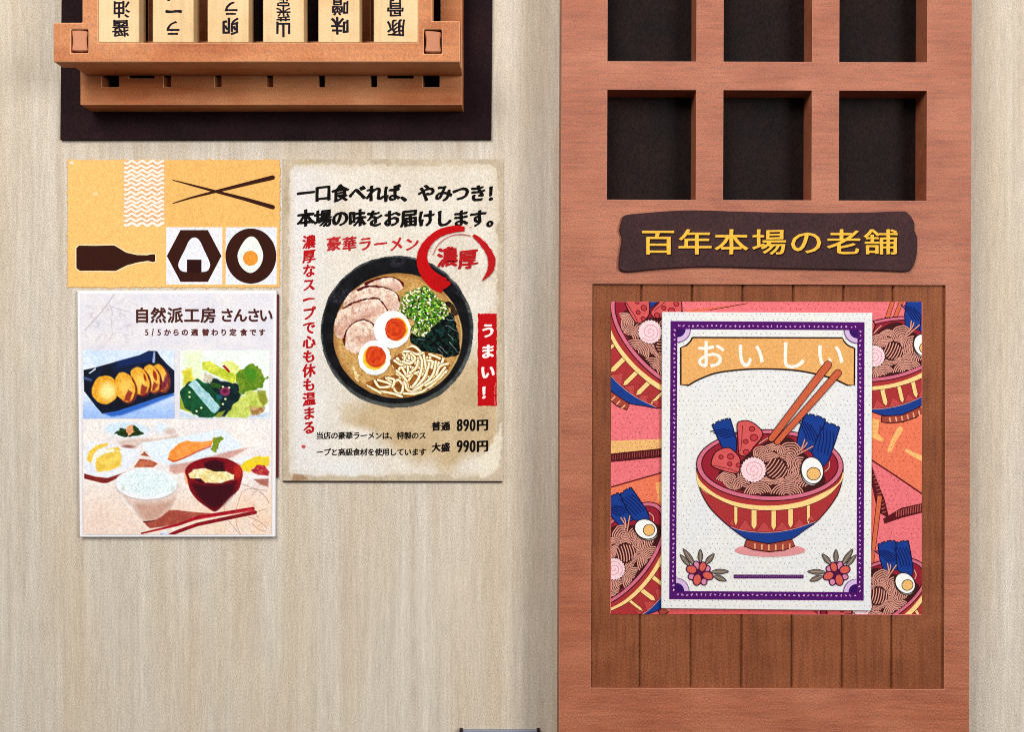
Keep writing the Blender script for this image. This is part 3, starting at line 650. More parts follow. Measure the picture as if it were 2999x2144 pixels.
# bowl picture
R = Z(920, 730, 3.314)
BX0, BY0, BX1, BY1 = 930, 742, 1396, 1206; RES = 1.6
c = Canvas(BX0, BY0, BX1, BY1, RES, (20, 20, 22)); 
(cx, cy), = R((805, 800))
outer = c.m_ell(cx, cy, 744 / 3.314, 742 / 3.314, 0, 3, 1.5, 20)
c.put(np.ones(c.X.shape), (15, 15, 17), c2=(26, 26, 30), sc=26, n=0.2)
rim = c.m_ell(cx, cy, 744 / 3.314, 742 / 3.314, 0, 3) - c.m_ell(cx - 2, cy - 3, 716 / 3.314, 712 / 3.314, 0, 6)
c.put(np.clip(rim, 0, 1), (92, 98, 96), 0.95, c2=(44, 50, 52), sc=16)
c.put(np.clip(rim, 0, 1) * np.clip((c.Y - 1080) / 90, 0, 1), (78, 80, 76), 0.7)
for (x, y, rx, ry, rr) in ((800, 130, 80, 36, 0), (270, 420, 46, 70, 30), (210, 480, 60, 50, 30), (860, 110, 14, 40, 30), (1400, 420, 18, 60, -30), (200, 1200, 16, 60, -40)):
    c.put(c.m_ell(*R((x, y))[0], rx / 3.3, ry / 3.3, rr, 14, 6, 8), (74, 70, 84), 0.55, c2=(20, 20, 26), sc=6)
(bx, by), = R((812, 838))
broth = c.m_ell(bx, by, 624 / 3.314, 606 / 3.314, 0, 4, 1, 20)
c.put(broth, (198, 158, 100), c2=(180, 138, 80), sc=18, n=0.09)
c.put(np.clip(broth - c.m_ell(bx, by, 596 / 3.314, 576 / 3.314, 0, 10), 0, 1), (150, 104, 56), 0.7)
c.put(c.m_line(R(*ell(812, 838, 616, 598, n=40, a0=-40, a1=60)), 3, 3), (206, 196, 150), 0.6)
for k in range(60):
    t = random.uniform(0, 6.28); r = random.uniform(420, 600) ; c.put(c.m_ell(*R((812 + r * math.cos(t), 838 + r * math.sin(t)))[0], random.uniform(1.5, 5), random.uniform(1.5, 4), 0, 2.5), (132, 90, 48), 0.5)
c.a = outer
c.crisp(0.7, 1.06, 1.05); bowl = c.build('bowl_picture', HS + 0.0012, ramen, M_INK)
hz = [HS + 0.0016]
def part(name, shape_pts, fill, **kw):
    """a piece of the printed dish: its own soft-painted mesh cut to an outline"""
    xs = [p[0] for p in shape_pts]; ys = [p[1] for p in shape_pts]
    k = Canvas(min(xs) - 4, min(ys) - 4, max(xs) + 4, max(ys) + 4, 1.5); k.seed = len(name) * 7 + int(hz[0] * 1e5)
    k.a = k.m_poly(shape_pts, 3, kw.get('wob', 1.5), 10); fill(k); hz[0] += 0.00012
    k.crisp(0.9, 1.1, 1.12); return k.build(name, hz[0], bowl, M_INK)
PKB = (104, 40, 32)
def meat(pts, rimline, shade):
    def fill(k):
        k.put(np.ones(k.X.shape), (232, 214, 200), c2=(212, 184, 168), sc=18, n=0.09)
        k.put(np.clip(vnoise(k.X, k.Y, 10, 3) * 2 - 1.1, 0, 1), (160, 112, 96), 0.6)
        k.put(k.m_line(shade, 26, 30), (178, 134, 118), 0.7)
        k.put(k.m_line(rimline, 11, 3.5, 9, 1.5, 8), (96, 34, 28), 1.0, c2=(70, 18, 18), sc=8)
    part('meat_slice', pts, fill)
meat(cr(R((420, 370), (560, 290), (700, 262), (810, 275), (872, 340), (830, 400), (600, 470), (440, 440)), 4, True), cr(R((500, 330), (610, 280), (720, 260), (810, 280), (860, 330), (872, 350)), 4), R((500, 420), (800, 380)))
meat(cr(R((275, 540), (340, 430), (460, 365), (560, 345), (720, 370), (820, 440), (835, 510), (800, 610), (560, 620), (320, 620)), 4, True), cr(R((430, 385), (520, 352), (640, 355), (740, 375), (815, 430), (832, 500)), 4), R((420, 560), (700, 590)))
meat(cr(R((195, 750), (220, 640), (280, 560), (430, 490), (590, 462), (660, 500), (720, 590), (720, 700), (560, 760), (300, 860), (215, 850)), 4, True), cr(R((280, 560), (420, 495), (590, 462), (650, 490), (720, 585)), 4), R((230, 800), (330, 740), (560, 620)))
meat(cr(R((275, 880), (310, 780), (370, 715), (450, 675), (540, 690), (600, 760), (610, 880), (520, 950), (400, 1010), (310, 970)), 4, True), cr(R((285, 930), (300, 800), (350, 725), (450, 675), (540, 690), (590, 740)), 4), R((480, 900), (590, 860)))
def seaweed(k):
    k.put(np.ones(k.X.shape), (8, 12, 13), c2=(28, 52, 44), sc=9, n=0.3)
    for (a, b, w) in (((1225, 945), (1290, 1020), 5), ((1310, 900), (1400, 1000), 6), ((1290, 680), (1370, 690), 6), ((1280, 740), (1390, 800), 5), ((1230, 850), (1270, 780), 7), ((1010, 875), (1070, 880), 4), ((1200, 960), (1250, 1010), 4), ((1180, 780), (1260, 840), 9), ((1300, 820), (1350, 880), 4), ((1340, 650), (1390, 720), 4), ((1100, 940), (1180, 960), 8)):
        k.put(k.m_line(R(a, b), w / 2.2, 2, 1, 2, 8), (128, 140, 146) if w < 7 else (30, 74, 76), 0.75)
part('seaweed', cr(R((930, 860), (960, 800), (1080, 760), (1200, 700), (1330, 610), (1380, 700), (1400, 860), (1415, 1000), (1300, 1050), (1150, 1010), (1060, 1000), (960, 930)), 4, True), seaweed, wob=4)
part('seaweed', cr(R((1250, 530), (1310, 500), (1370, 560), (1400, 640), (1330, 650), (1320, 580)), 3, True), lambda k: k.put(np.ones(k.X.shape), (26, 22, 18), c2=(70, 56, 38), sc=8), wob=3)
def scallion(k):
    k.put(np.ones(k.X.shape), (64, 92, 38), c2=(120, 134, 72), sc=7, n=0.2)
    rr = random.Random(9)
    for i in range(420):
        t = rr.uniform(0, 6.28); q = rr.random() ** 0.6; x, y = 1065 + 245 * q * math.cos(t), 605 + 255 * q * math.sin(t)
        g = rr.random(); col = (26, 84, 16) if g < 0.3 else (64, 140, 34) if g < 0.5 else (156, 196, 84) if g < 0.7 else (240, 244, 214) if g < .86 else (14, 26, 10)
        if q > 0.72 and g < 0.6: col = (220, 212, 168)
        m_ = k.m_ell(*R((x, y))[0], rr.uniform(2, 5), rr.uniform(1.4, 3), rr.uniform(0, 180), 1.6); k.put(m_, col, 0.95)
part('scallion_heap', cr(R((825, 560), (850, 470), (930, 395), (1060, 355), (1160, 420), (1250, 500), (1300, 560), (1310, 640), (1230, 700), (1170, 745), (1100, 830), (1000, 860), (940, 790), (955, 690), (845, 640)), 4, True), scallion, wob=5)
def noodle(k):
    k.put(np.ones(k.X.shape), (150, 102, 54), c2=(126, 78, 38), sc=10, n=0.1)
    rr = random.Random(21)
    S = [((780, 1080), (850, 1120), (880, 1050), (860, 1010)), ((750, 1130), (800, 1210), (920, 1230), (960, 1150)), ((1010, 1010), (1050, 1100), (1020, 1240), (960, 1330)), ((1060, 1010), (1080, 1120), (1090, 1230), (1030, 1300)), ((1130, 1020), (1110, 1140), (1060, 1260), (960, 1370)), ((1180, 1090), (1160, 1200), (1090, 1290), (940, 1380), (900, 1300)), ((1300, 1110), (1220, 1140), (1190, 1230), (1260, 1180)), ((590, 1280), (640, 1340), (760, 1320), (700, 1250)), ((620, 1270), (740, 1310), (800, 1390), (850, 1390), (870, 1290)), ((640, 1380), (760, 1400), (850, 1430)), ((500, 1320), (600, 1370), (650, 1400)), ((880, 1260), (910, 1370), (1040, 1380), (1150, 1300), (1240, 1220)), ((870, 1400), (1000, 1400), (1120, 1340), (1290, 1180)), ((760, 1010), (900, 990), (1000, 1020), (1060, 1000)), ((880, 960), (960, 940), (1030, 990)), ((860, 1090), (930, 1110), (980, 1060), (940, 1010)), ((930, 1200), (990, 1150), (1010, 1080)), ((720, 1250), (780, 1270), (760, 1340)), ((1080, 1320), (1180, 1260), (1270, 1150)), ((1120, 1020), (1180, 1040), (1220, 1060)), ((1100, 1080), (1150, 1090), (1140, 1150)), ((800, 1180), (860, 1230), (900, 1280))]
    for i in range(20):
        x, y = rr.uniform(760, 1200), rr.uniform(1040, 1340); S.insert(0, ((x, y), (x + rr.uniform(10, 40), y + rr.uniform(-60, 60)), (x + rr.uniform(50, 100), y + rr.uniform(-20, 70)), (x + rr.uniform(70, 130), y + rr.uniform(-90, 30))))
    for s_ in S:
        p = cr(R(*s_), 5); k.put(k.m_line(p, 10.5, 2.5), (122, 76, 36), 0.75); k.put(k.m_line(p, 7.2, 2), (244, 228, 182), 0.98, c2=(226, 200, 144), sc=7); k.put(k.m_line([(x - 1, y - 1) for x, y in p], 2.6, 2), (255, 250, 228), 0.8)
part('noodles', cr(R((740, 1090), (850, 990), (960, 930), (1060, 990), (1180, 1020), (1310, 1100), (1290, 1200), (1180, 1310), (1040, 1400), (860, 1440), (700, 1420), (560, 1370), (500, 1310), (600, 1260), (720, 1230), (790, 1200)), 4, True), noodle, wob=4)
def strand(k): k.put(np.ones(k.X.shape), (236, 220, 176), c2=(206, 176, 120), sc=6)
part('noodles', cr(R((370, 1150), (390, 1130), (420, 1200), (470, 1225), (430, 1235), (440, 1290), (400, 1270)), 3, True), strand)
def egg_white(k): k.put(np.ones(k.X.shape), (228, 236, 240), c2=(240, 244, 246), sc=20, n=0.03)
def yolk_fill(x, y, rx, ry, rot, yx, yy):
    def f_(k):
        k.put(np.ones(k.X.shape), (232, 190, 40), c2=(240, 206, 70), sc=10)
        k.put(k.m_ell(*R((x, y))[0], rx / 3.314, ry / 3.314, rot, 4, 1.5), (214, 74, 22), c2=(196, 48, 16), sc=9, n=0.06)
        k.put(k.m_line(R(*ell(x, y, rx * 0.72, ry * 0.72, n=20, a0=20, a1=300)), 1.8, 2), (236, 120, 60), 0.6)
    return f_
for (e, yp, yc) in ((((757, 778), 180, 186, 20), ((798, 775), 115, 118, 0), ((782, 775), 110, 112, 0)), (((585, 1055), 160, 172, 0), ((586, 1054), 118, 120, 0), ((600, 1040), 102, 108, 0))):
    (ex_, ey_), erx, ery, er = e
    sh_ = part('egg_half', R(*ell(ex_, ey_, erx, ery, er, 48)), egg_white, wob=1)
    xs = R(*ell(*yp[0], yp[1], yp[2], 0, 40)); k = Canvas(min(p[0] for p in xs) - 3, min(p[1] for p in xs) - 3, max(p[0] for p in xs) + 3, max(p[1] for p in xs) + 3, 1.5)
    k.a = k.m_poly(xs, 3, 1.5, 12); yolk_fill(*yc[0], yc[1], yc[2], 0, 0, 0)(k); hz[0] += 0.0001; k.build('yolk', hz[0], bowl, M_INK)
# red brush ring, its two characters
A = Art(hz[0] + 0.0006)
ringL = cr(T4((1840, 735), (1740, 735), (1600, 775), (1490, 860), (1430, 970), (1430, 1080), (1480, 1180), (1570, 1260), (1640, 1290)), 5)
Wd = [14, 20, 22, 24, 28, 34, 40, 46, 46]
n_ = len(ringL); h0 = A.h
def vary(pts, ws, col):
    L_ = len(pts); l_ = []; r_ = []
    for i, (x, y) in enumerate(pts):
        p, q = pts[max(i - 1, 0)], pts[min(i + 1, L_ - 1)]; dx, dy = q[0] - p[0], q[1] - p[1]; n = math.hypot(dx, dy) or 1
        t = i / (L_ - 1) * (len(ws) - 1); j = min(int(t), len(ws) - 2); w = (ws[j] + (ws[j + 1] - ws[j]) * (t - j)) / 2 + random.uniform(-0.9, 0.9)
        l_.append((x - dy / n * w, y + dx / n * w)); r_.append((x + dy / n * w, y - dx / n * w))
    hh = A.h
    for i in range(L_ - 1): A.h = hh; A.poly([l_[i], l_[i + 1], r_[i + 1], r_[i]], col)
    A.h = hh + A.STEP
vary(ringL, Wd, (186, 8, 14)); A.poly(cr(T4((1575, 1200), (1640, 1230), (1700, 1255), (1690, 1290), (1610, 1328), (1520, 1250)), 4, True), (178, 8, 12))
vary(cr(T4((1925, 795), (2000, 860), (2070, 950), (2105, 1040), (2095, 1130), (2060, 1190), (2010, 1245)), 6), [8, 15, 20, 22, 18, 11, 2], (178, 20, 26))
for off in (10, 15): A.stroke(cr(T4((1900, 790 + off), (1800, 775 + off), (1680, 800 + off), (1580, 880 + off), (1530, 980 + off)), 5), 1.2, (188, 70, 66), cap=False)
for k in range(40):
    t = random.uniform(-0.6, 4.2); r0 = random.choice((300, 330)) + random.uniform(-12, 12); (x, y), = T4((1790 + r0 * math.cos(t), 1030 - r0 * math.sin(t))); A.poly(ell(x, y, random.uniform(0.8, 2.4), random.uniform(0.6, 1.4), math.degrees(-t) + 90, 7), (184, 40, 40))
A.build('brush_ring_seal', ramen); A = Art(HS + 0.0017)
for ch, x, y in (('濃', 1672, 1010), ('厚', 1872, 1030)):
    (X, Y), = T4((x, y)); A.glyph(ch, X, Y, 60, (176, 22, 28), nib=BRUSH_THIN, tilt=0.08, rough=0.022, seed=3)
A.build('seal_lettering', ramen)
A = Art(HS + 0.0006)
bp = []
bn = T5((1474, 346), (1612, 346), (1610, 600), (1612, 1022), (1470, 1022), (1472, 700))
for i in range(len(bn)):
    a, b_ = bn[i], bn[(i + 1) % len(bn)]
    for t in range(14): bp.append((a[0] + (b_[0] - a[0]) * t / 14 + random.uniform(-1.2, 1.2), a[1] + (b_[1] - a[1]) * t / 14 + random.uniform(-1.2, 1.2)))
A.poly(bp, (186, 8, 16))
for k, (ch, x, y) in enumerate((('う', 1548, 470), ('ま', 1545, 622), ('い', 1545, 772), ('！', 1545, 922))):
    (X, Y), = T5((x, y)); A.glyph(ch, X, Y, 44, (246, 236, 232), nib=BRUSH, tilt=0.08, rough=0.012, seed=k)
for k in range(16): 
    (x, y), = T5((random.uniform(1592, 1612), random.uniform(760, 1010))); A.stroke([(x, y), (x + random.uniform(-1, 1), y + random.uniform(4, 16))], 1.0, (222, 130, 124), cap=False)
A.build('banner', ramen)

# ================================================================== reddish door with lattice windows
HD = 0.150; HB = 0.064
TH = -0.0038
door = empty('shop_door', 'reddish wooden door with six dark lattice windows and a plank panel', 'door', P(2240, 1072, 0))
door.rotation_euler = (0, -TH, 0)
def q_door(x, y):
    for a, b in ((1775.5, 2036), (2115.5, 2375), (2454.5, 2712)):
        if a < x < b and (y < 180 or 263.5 < y < 586): return True
    return 1734 < x < 2769 and 833 < y < 2018.5
slab('door_frame', [1641.5, 1734, 1775.5, 2036, 2115.5, 2375, 2454.5, 2712, 2769, 2842.5], [-200, -199, 180, 263.5, 586, 833, 2018.5, 2420],
     lambda x, y: q_door(x, y) and y > -199, HD, 0.002, M_DOOR, door, 0.004)
for a, b in ((1765, 2070), (2090, 2420), (2430, 2760)):
    for c_, d_ in ((-190, 215), (225, 640)): prism('window_pane', rect(a, c_, b, d_), HB, HB - 0.012, M_HOLE, door, 0.0)
# plank panel sunk into the lower half
HPL = HD - 0.010
gx = [1730, 1877, 2026, 2174, 2321.5, 2469, 2614, 2773]
bm = bmesh.new()
for a, b in zip(gx[:-1], gx[1:]):
    add_prism(bm, rect(a + 2.0, 829, b - 2.0, 2023), HPL, HPL - 0.010)
bmesh.ops.recalc_face_normals(bm, faces=bm.faces[:]); bevel_all(bm, 0.003)
add_prism(bm, rect(1730, 829, 2773, 2023), HPL - 0.007, HPL - 0.012)
from_bm('plank_panel', bm, M_PLANK, door)

# signboard over the plank panel
S = Z(1790, 600, 2.443)
sign = empty('name_sign', 'dark purple brown sign with yellow brush lettering on the door', 'sign', P(2240, 800, HD))
so = S((75, 110), (100, 72), (250, 55), (420, 42), (600, 36), (800, 42), (1100, 50), (1500, 56), (1850, 52), (2090, 44), (2125, 60), (2150, 85), (2172, 130), (2172, 180), (2190, 230), (2190, 330), (2178, 400), (2150, 460), (2110, 478), (1900, 470), (1500, 462), (1100, 454), (800, 446), (600, 446), (400, 456), (260, 468), (130, 480), (70, 470), (52, 440), (62, 330), (75, 240), (58, 180))
M_SIGN = mat_plain('purple_brown_sign', (66, 40, 42), 0.45, 0.0018, 0.65, 0.10, c2=(54, 33, 34))
prism('board', cr(so, 3, True), HD + 0.010, HD + 0.0002, M_SIGN, sign, 0.004)
A = Art(HD + 0.0106)
for k, (ch, x) in enumerate(zip('百年本場の老舗', (335, 600, 860, 1130, 1395, 1665, 1930))):
    (X, Y), = S((x, 264))
    A.glyph(ch, X + 2.2, Y + 3.2, 104, (34, 14, 12), emy=79, nib=nib(0.022, 0.012), tilt=0.0, rough=0.006, seed=k)
    A.glyph(ch, X, Y, 104, (238, 182, 66), emy=79, nib=nib(0.014, 0.006, 0.2), tilt=0.0, rough=0.006, seed=k)
A.build('lettering', sign)

# ================================================================== illustrated posters on the door
BZ = Z(1980, 1200, 3.5296)
LN = (48, 8, 14); NL = (62, 22, 22); NO = (216, 152, 134)
def strands(A, f, cx, cy, r0, r1, n, a0, a1, flat=1.0, rot=0, w=11):
    for i in range(n):
        r = r0 + (r1 - r0) * i / max(n - 1, 1)
        p = f(*[(x + 4 * math.sin(0.05 * y + i), y + 4 * math.sin(0.06 * x)) for x, y in ell(cx, cy, r, r * flat, rot, 14, a0, a1)]); A.stroke(p, (w + 9) / 3.53, NL, cap=False); A.stroke(p, w / 3.53, NO, cap=False)
def draw_bowl(A, f, parts=None):
    """the drawn bowl of noodles; f carries the drawing's own points onto the sheet"""
    def cut(name):
        if parts is not None: parts.append((name, A.v, A.f, A.c)); A.v, A.f, A.c = [], [], []
    LW = 3.0
    body = cr([(212, 600), (222, 720), (262, 860), (340, 1000), (440, 1110), (560, 1215), (740, 1340), (960, 1385), (1180, 1345), (1330, 1245), (1450, 1160), (1560, 1040), (1640, 930), (1690, 830), (1722, 700), (1728, 590)], 4)
    A.shape(f(*body), (164, 48, 50), LW, LN)
    for (x0, x1, y0, y1) in ((600, 636, 985, 1200), (778, 834, 1020, 1240), (984, 1034, 1035, 1250), (1158, 1210, 1020, 1225), (1350, 1386, 970, 1185)):
        m_ = (x0 + x1) / 2; A.shape(f((x0, y0), (x1, y0), (x1, y1 - 40), (m_, y1), (x0, y1 - 40)), (240, 202, 130), 1.4, LN)
    for (x, w, yt, ybm) in ((578, 30, 1118, 1196), (714, 80, 1135, 1250), (910, 85, 1155, 1265), (1095, 75, 1155, 1250), (1275, 70, 1125, 1220), (1398, 38, 1086, 1150)):
        A.shape(f((x - w, ybm), (x, yt), (x + w, ybm)), (182, 68, 66), 1.6, (110, 24, 30))
    A.poly(f(*cr([(540, 1205), (700, 1255), (960, 1275), (1200, 1240), (1440, 1160), (1330, 1245), (1180, 1345), (960, 1388), (740, 1340)], 4, True)), (24, 56, 132))
    A.stroke(f(*cr([(540, 1205), (700, 1255), (960, 1272), (1200, 1240), (1440, 1160)], 4)), 1.4, (206, 160, 150), cap=False)
    A.stroke(f(*cr([(440, 1110), (560, 1215), (740, 1340), (960, 1385), (1180, 1345), (1330, 1245), (1450, 1160)], 4)), LW, (40, 20, 60), cap=False)
    A.shape(f((728, 1345), (960, 1390), (1200, 1342), (1228, 1410), (1120, 1455), (960, 1472), (800, 1450), (706, 1415)), (158, 66, 54), LW, LN)
    for k in range(6):
        x = 815 + 72 * k; A.stroke(f((x, 1385 + 12 * math.sin(k / 5 * math.pi)), (x, 1440 + 16 * math.sin(k / 5 * math.pi))), 4, (226, 170, 120), cap=False)
    cut('bowl')
    A.poly(f(*cr([(212, 640), (250, 740), (420, 880), (650, 965), (960, 995), (1260, 960), (1500, 870), (1680, 760), (1726, 640), (1712, 740), (1560, 900), (1300, 1010), (960, 1045), (640, 1010), (400, 910), (240, 800)], 4, True)), (242, 204, 134))
    A.stroke(f(*cr([(240, 800), (400, 910), (640, 1010), (960, 1045), (1300, 1010), (1560, 900), (1700, 760)], 4)), 1.8, LN, cap=False)
    A.shape(f(*ell(970, 575, 758, 368, 1, 60)), (204, 104, 126), LW, LN)
    A.shape(f(*ell(970, 572, 706, 322, 1, 60)), (146, 30, 46), LW, LN)
    cut('rim')
    # sheets of seaweed
    for pts, ln in (([(372, 160), (430, 125), (480, 108), (520, 95), (560, 92), (590, 190), (628, 330), (622, 440), (560, 420), (480, 400), (430, 290)], ((420, 260), (590, 220))), ([(1335, 45), (1400, 50), (1480, 70), (1545, 100), (1520, 230), (1440, 470), (1330, 400), (1240, 380), (1270, 220)], ((1320, 120), (1420, 330))), ([(1545, 130), (1620, 150), (1692, 182), (1650, 320), (1580, 520), (1530, 590), (1430, 500), (1400, 440), (1480, 250)], ((1560, 200), (1530, 460)))):
        zz = []
        for i in range(len(pts)):
            p, q = pts[i], pts[(i + 1) % len(pts)]; zz.append(p)
            if p[1] < 190 and q[1] < 190 and q[0] > p[0]:                 # torn top edge
                for t in (0.25, 0.5, 0.75): zz.append((p[0] + (q[0] - p[0]) * t + (5 if t == 0.5 else 0), p[1] + (q[1] - p[1]) * t + (14 if t == 0.5 else -6)))
        A.shape(f(*zz), (22, 56, 134), LW, (8, 10, 44))
        for k in range(5):
            (a, b_), (c_, d_) = ln; dx = 34 * (k - 2); A.stroke(f((a + dx, b_ + dx * 0.5), ((a + c_) / 2 + dx + 12, (b_ + d_) / 2 + dx * 0.45), (c_ + dx, d_ + dx * 0.4)), 3.2, (12, 24, 84), cap=False)
        cut('seaweed_sheet')
    A.poly(f(*cr([(440, 640), (560, 620), (800, 420), (1000, 300), (1180, 290), (1300, 420), (1500, 640), (1540, 760), (1360, 840), (1000, 890), (700, 850), (500, 770)], 4, True)), NL)
    strands(A, f, 960, 560, 20, 150, 7, 180, 300, 0.8, 20); strands(A, f, 1320, 700, 30, 170, 7, 120, 260); strands(A, f, 1000, 780, 30, 170, 7, 190, 350, 0.5)
    strands(A, f, 600, 700, 20, 120, 6, 60, 200); strands(A, f, 1110, 560, 40, 160, 7, 240, 400); strands(A, f, 760, 690, 20, 120, 5, 90, 260)
    strands(A, f, 1180, 470, 30, 130, 5, 180, 350); strands(A, f, 1010, 430, 20, 105, 5, 170, 380, 0.75); strands(A, f, 880, 460, 20, 80, 4, 150, 330)
    strands(A, f, 1180, 640, 30, 130, 6, -10, 130); strands(A, f, 1280, 560, 20, 70, 3, 150, 300)
    A.poly(f(*ell(1030, 610, 125, 105, -35, 30)), NL)
    for k in range(7): A.stroke(f(*[(1030 + (t * 100) * math.cos(-0.8) * (1 - abs(k - 3) * 0.12) + (k - 3) * 26, 610 + (t * 110) * math.sin(-0.8) * (1 - abs(k - 3) * 0.1) + (k - 3) * 20 + 20 * (1 - t * t)) for t in (-1, -0.5, 0, 0.5, 1)]), 3.0, NO, cap=False)
    strands(A, f, 520, 760, 20, 110, 6, 200, 330, 1.0); strands(A, f, 690, 790, 20, 100, 5, 150, 320)
    strands(A, f, 850, 880, 30, 140, 6, 185, 345, 0.9); strands(A, f, 1150, 890, 40, 170, 6, 190, 345, 0.75); strands(A, f, 1350, 800, 20, 120, 5, 180, 290)
    for p in (((1250, 470), (1320, 430), (1415, 380)), ((1240, 440), (1300, 390), (1330, 310)), ((1270, 430), (1330, 380), (1355, 340)), ((860, 350), (920, 310), (965, 285)), ((1540, 640), (1580, 600), (1585, 540)), ((880, 740), (1000, 740), (1180, 770))):
        A.stroke(f(*cr(p, 4)), 5.2, NL); A.stroke(f(*cr(p, 4)), 3.2, NO)
    cut('noodles')
    for pts, sp in (([(632, 150), (690, 115), (760, 120), (830, 160), (895, 235), (870, 310), (800, 390), (745, 470), (690, 480), (648, 450), (640, 300)], [(785, 200, 30), (805, 290, 40), (720, 330, 26), (725, 440, 32)]), ([(365, 540), (400, 450), (470, 405), (550, 395), (610, 440), (665, 520), (650, 640), (600, 660), (480, 630), (380, 590)], [(465, 490, 24), (565, 485, 34), (555, 562, 24), (645, 575, 26)])):
        A.shape(f(*cr(pts, 3, True)), (204, 84, 84), LW, LN)
        for (x, y, r) in sp: A.shape(f(*ell(x, y, r, r * 0.85, 0, 9)), (182, 58, 60), 2.8, (104, 14, 24))
        A.stroke(f((pts[0][0] + 55, pts[0][1] + 10), (pts[-1][0] + 40, pts[-1][1]), (pts[-2][0] + 20, pts[-2][1] - 20)) if pts[0][0] > 500 else f((380, 575), (480, 600), (560, 615), (640, 650)), 1.8, LN, cap=False)
        cut('meat_slice')
    st = [(800 + (122 + 12 * (k % 2)) * math.cos(k * math.pi / 24), 622 + (122 + 12 * (k % 2)) * math.sin(k * math.pi / 24)) for k in range(48)]
    A.outline(f(*st), 3.4, NL); A.poly(f(*st), (238, 204, 208))
    A.stroke(f(*[(800 + (8 + 4.2 * k) * math.cos(k * 0.62), 622 + (8 + 4.2 * k) * math.sin(k * 0.62)) for k in range(24)]), 2.2, (214, 140, 156), cap=False)
    cut('fish_cake')
    A.shape(f(*ell(1395, 645, 108, 142, -12, 30)), (206, 200, 196), LW, (50, 34, 30))
    A.shape(f(*ell(1408, 630, 114, 140, -12, 30)), (238, 238, 234), LW, (50, 34, 30)); A.shape(f(*ell(1422, 664, 70, 66, 0, 24)), (230, 178, 106), 2.4, (66, 50, 36))
    cut('egg_half')
def aff(ax, ay, fx, fy, s, deg):
    """drawing point (ax, ay) laid at (fx, fy), the drawing turned by deg"""
    r = math.radians(deg); q = s / 3.5296
    return lambda *p: [(fx + q * ((x - ax) * math.cos(r) - (y - ay) * math.sin(r)), fy + q * ((x - ax) * math.sin(r) + (y - ay) * math.cos(r))) for x, y in p]
HK = HPL + 0.0016
pink = empty('pattern_poster', 'square pink poster patterned with tilted noodle bowls, under the white poster', 'poster', P(2245, 1800, HPL))
PQ = [(1791.5, 883.5), (2701.5, 884.5), (2698.5, 1803), (1786.5, 1798)]
prism('sheet', PQ, HK - 0.0005, HPL + 0.0002, mat_plain('pink_card', (222, 112, 116)), pink, 0)
CL = (1789.5, 884, 2699.5, 1800)
A = Art(HK, CL); PK = (226, 112, 118); OR = (226, 116, 84)
A.poly(rect(*CL), PK)
A.poly([(1780, 1292), (1940, 1286), (1940, 1314), (1780, 1330)], (228, 176, 110))
A.poly([(1780, 1330), (1940, 1313), (1940, 1340), (1780, 1355)], (74, 16, 20))
for k in range(21): A.stroke([(1796 + 7 * k, 1333 - 0.75 * k), (1795 + 7 * k, 1348 - 0.75 * k)], 2.0, (150, 70, 66), cap=False)
A.poly([(1780, 1432), (1940, 1385), (1940, 1480), (1780, 1480)], OR); A.stroke([(1780, 1430), (1945, 1383)], 4.2, (92, 18, 24), cap=False)
A.poly([(1920, 1416), (1940, 1410), (1940, 1470), (1928, 1470)], (236, 168, 100))
A.poly([(2540, 1190), (2710, 1190), (2710, 1450), (2553, 1346)], OR)
A.poly([(2550, 1225), (2576, 1230), (2570, 1270), (2590, 1288), (2580, 1294), (2550, 1280)], (238, 178, 104))
A.stroke([(2636, 1258), (2618, 1288), (2605, 1320)], 17, (238, 178, 106), 12); A.stroke([(2656, 1320), (2680, 1334), (2712, 1348)], 10, (238, 184, 112), 16)
A.stroke([(2545, 1343), (2620, 1392), (2705, 1450)], 4.6, (92, 18, 24), cap=False)
A.poly([(2545, 1340), (2562, 1390), (2590, 1460), (2605, 1520), (2570, 1500), (2555, 1430), (2545, 1400)], (84, 18, 24))
A.poly([(2586, 1520), (2640, 1488), (2710, 1472), (2710, 1500), (2640, 1518), (2590, 1535)], (84, 18, 24))
for k in range(11): A.stroke([(2556 + 2.8 * k, 1392 + 11 * k), (2569 + 2.6 * k, 1389 + 11 * k)], 3, (170, 90, 80), cap=False)
for k in range(12): A.stroke([(2626 + 7 * k, 1497 - 2.0 * k), (2625 + 7 * k, 1514 - 1.5 * k)], 3, (170, 84, 78), cap=False)
A.poly([(2545, 1430), (2556, 1440), (2574, 1520), (2560, 1700), (2545, 1700)], (226, 106, 92))
A.stroke([(1940, 921), (2060, 908), (2190, 889)], 14, (214, 104, 78), 3, cap=False); A.stroke([(2080, 908), (2190, 888)], 2, LN, cap=False)
A.poly([(1900, 1788), (2580, 1788), (2580, 1806), (1900, 1806)], (214, 84, 84)); A.poly([(2380, 1790), (2560, 1788), (2600, 1806), (2400, 1806)], (150, 40, 44))
rd = random.Random(2)
for gx_ in range(64):
    for gy in range(66):
        x, y = 1795 + 27 * gx_ * 0.53 + (gy % 2) * 7, 890 + 14 * gy
        if CL[0] + 4 < x < CL[2] - 4 and y < 1795 and not (1945 < x < 2545 and 925 < y < 1780) and rd.random() < 0.8: A.poly(ell(x + rd.uniform(-2, 2), y + rd.uniform(-2, 2), 1.7, 1.3, 30, 5), (150, 32, 46)); A.h -= A.STEP
A.build('printed_background', pink)
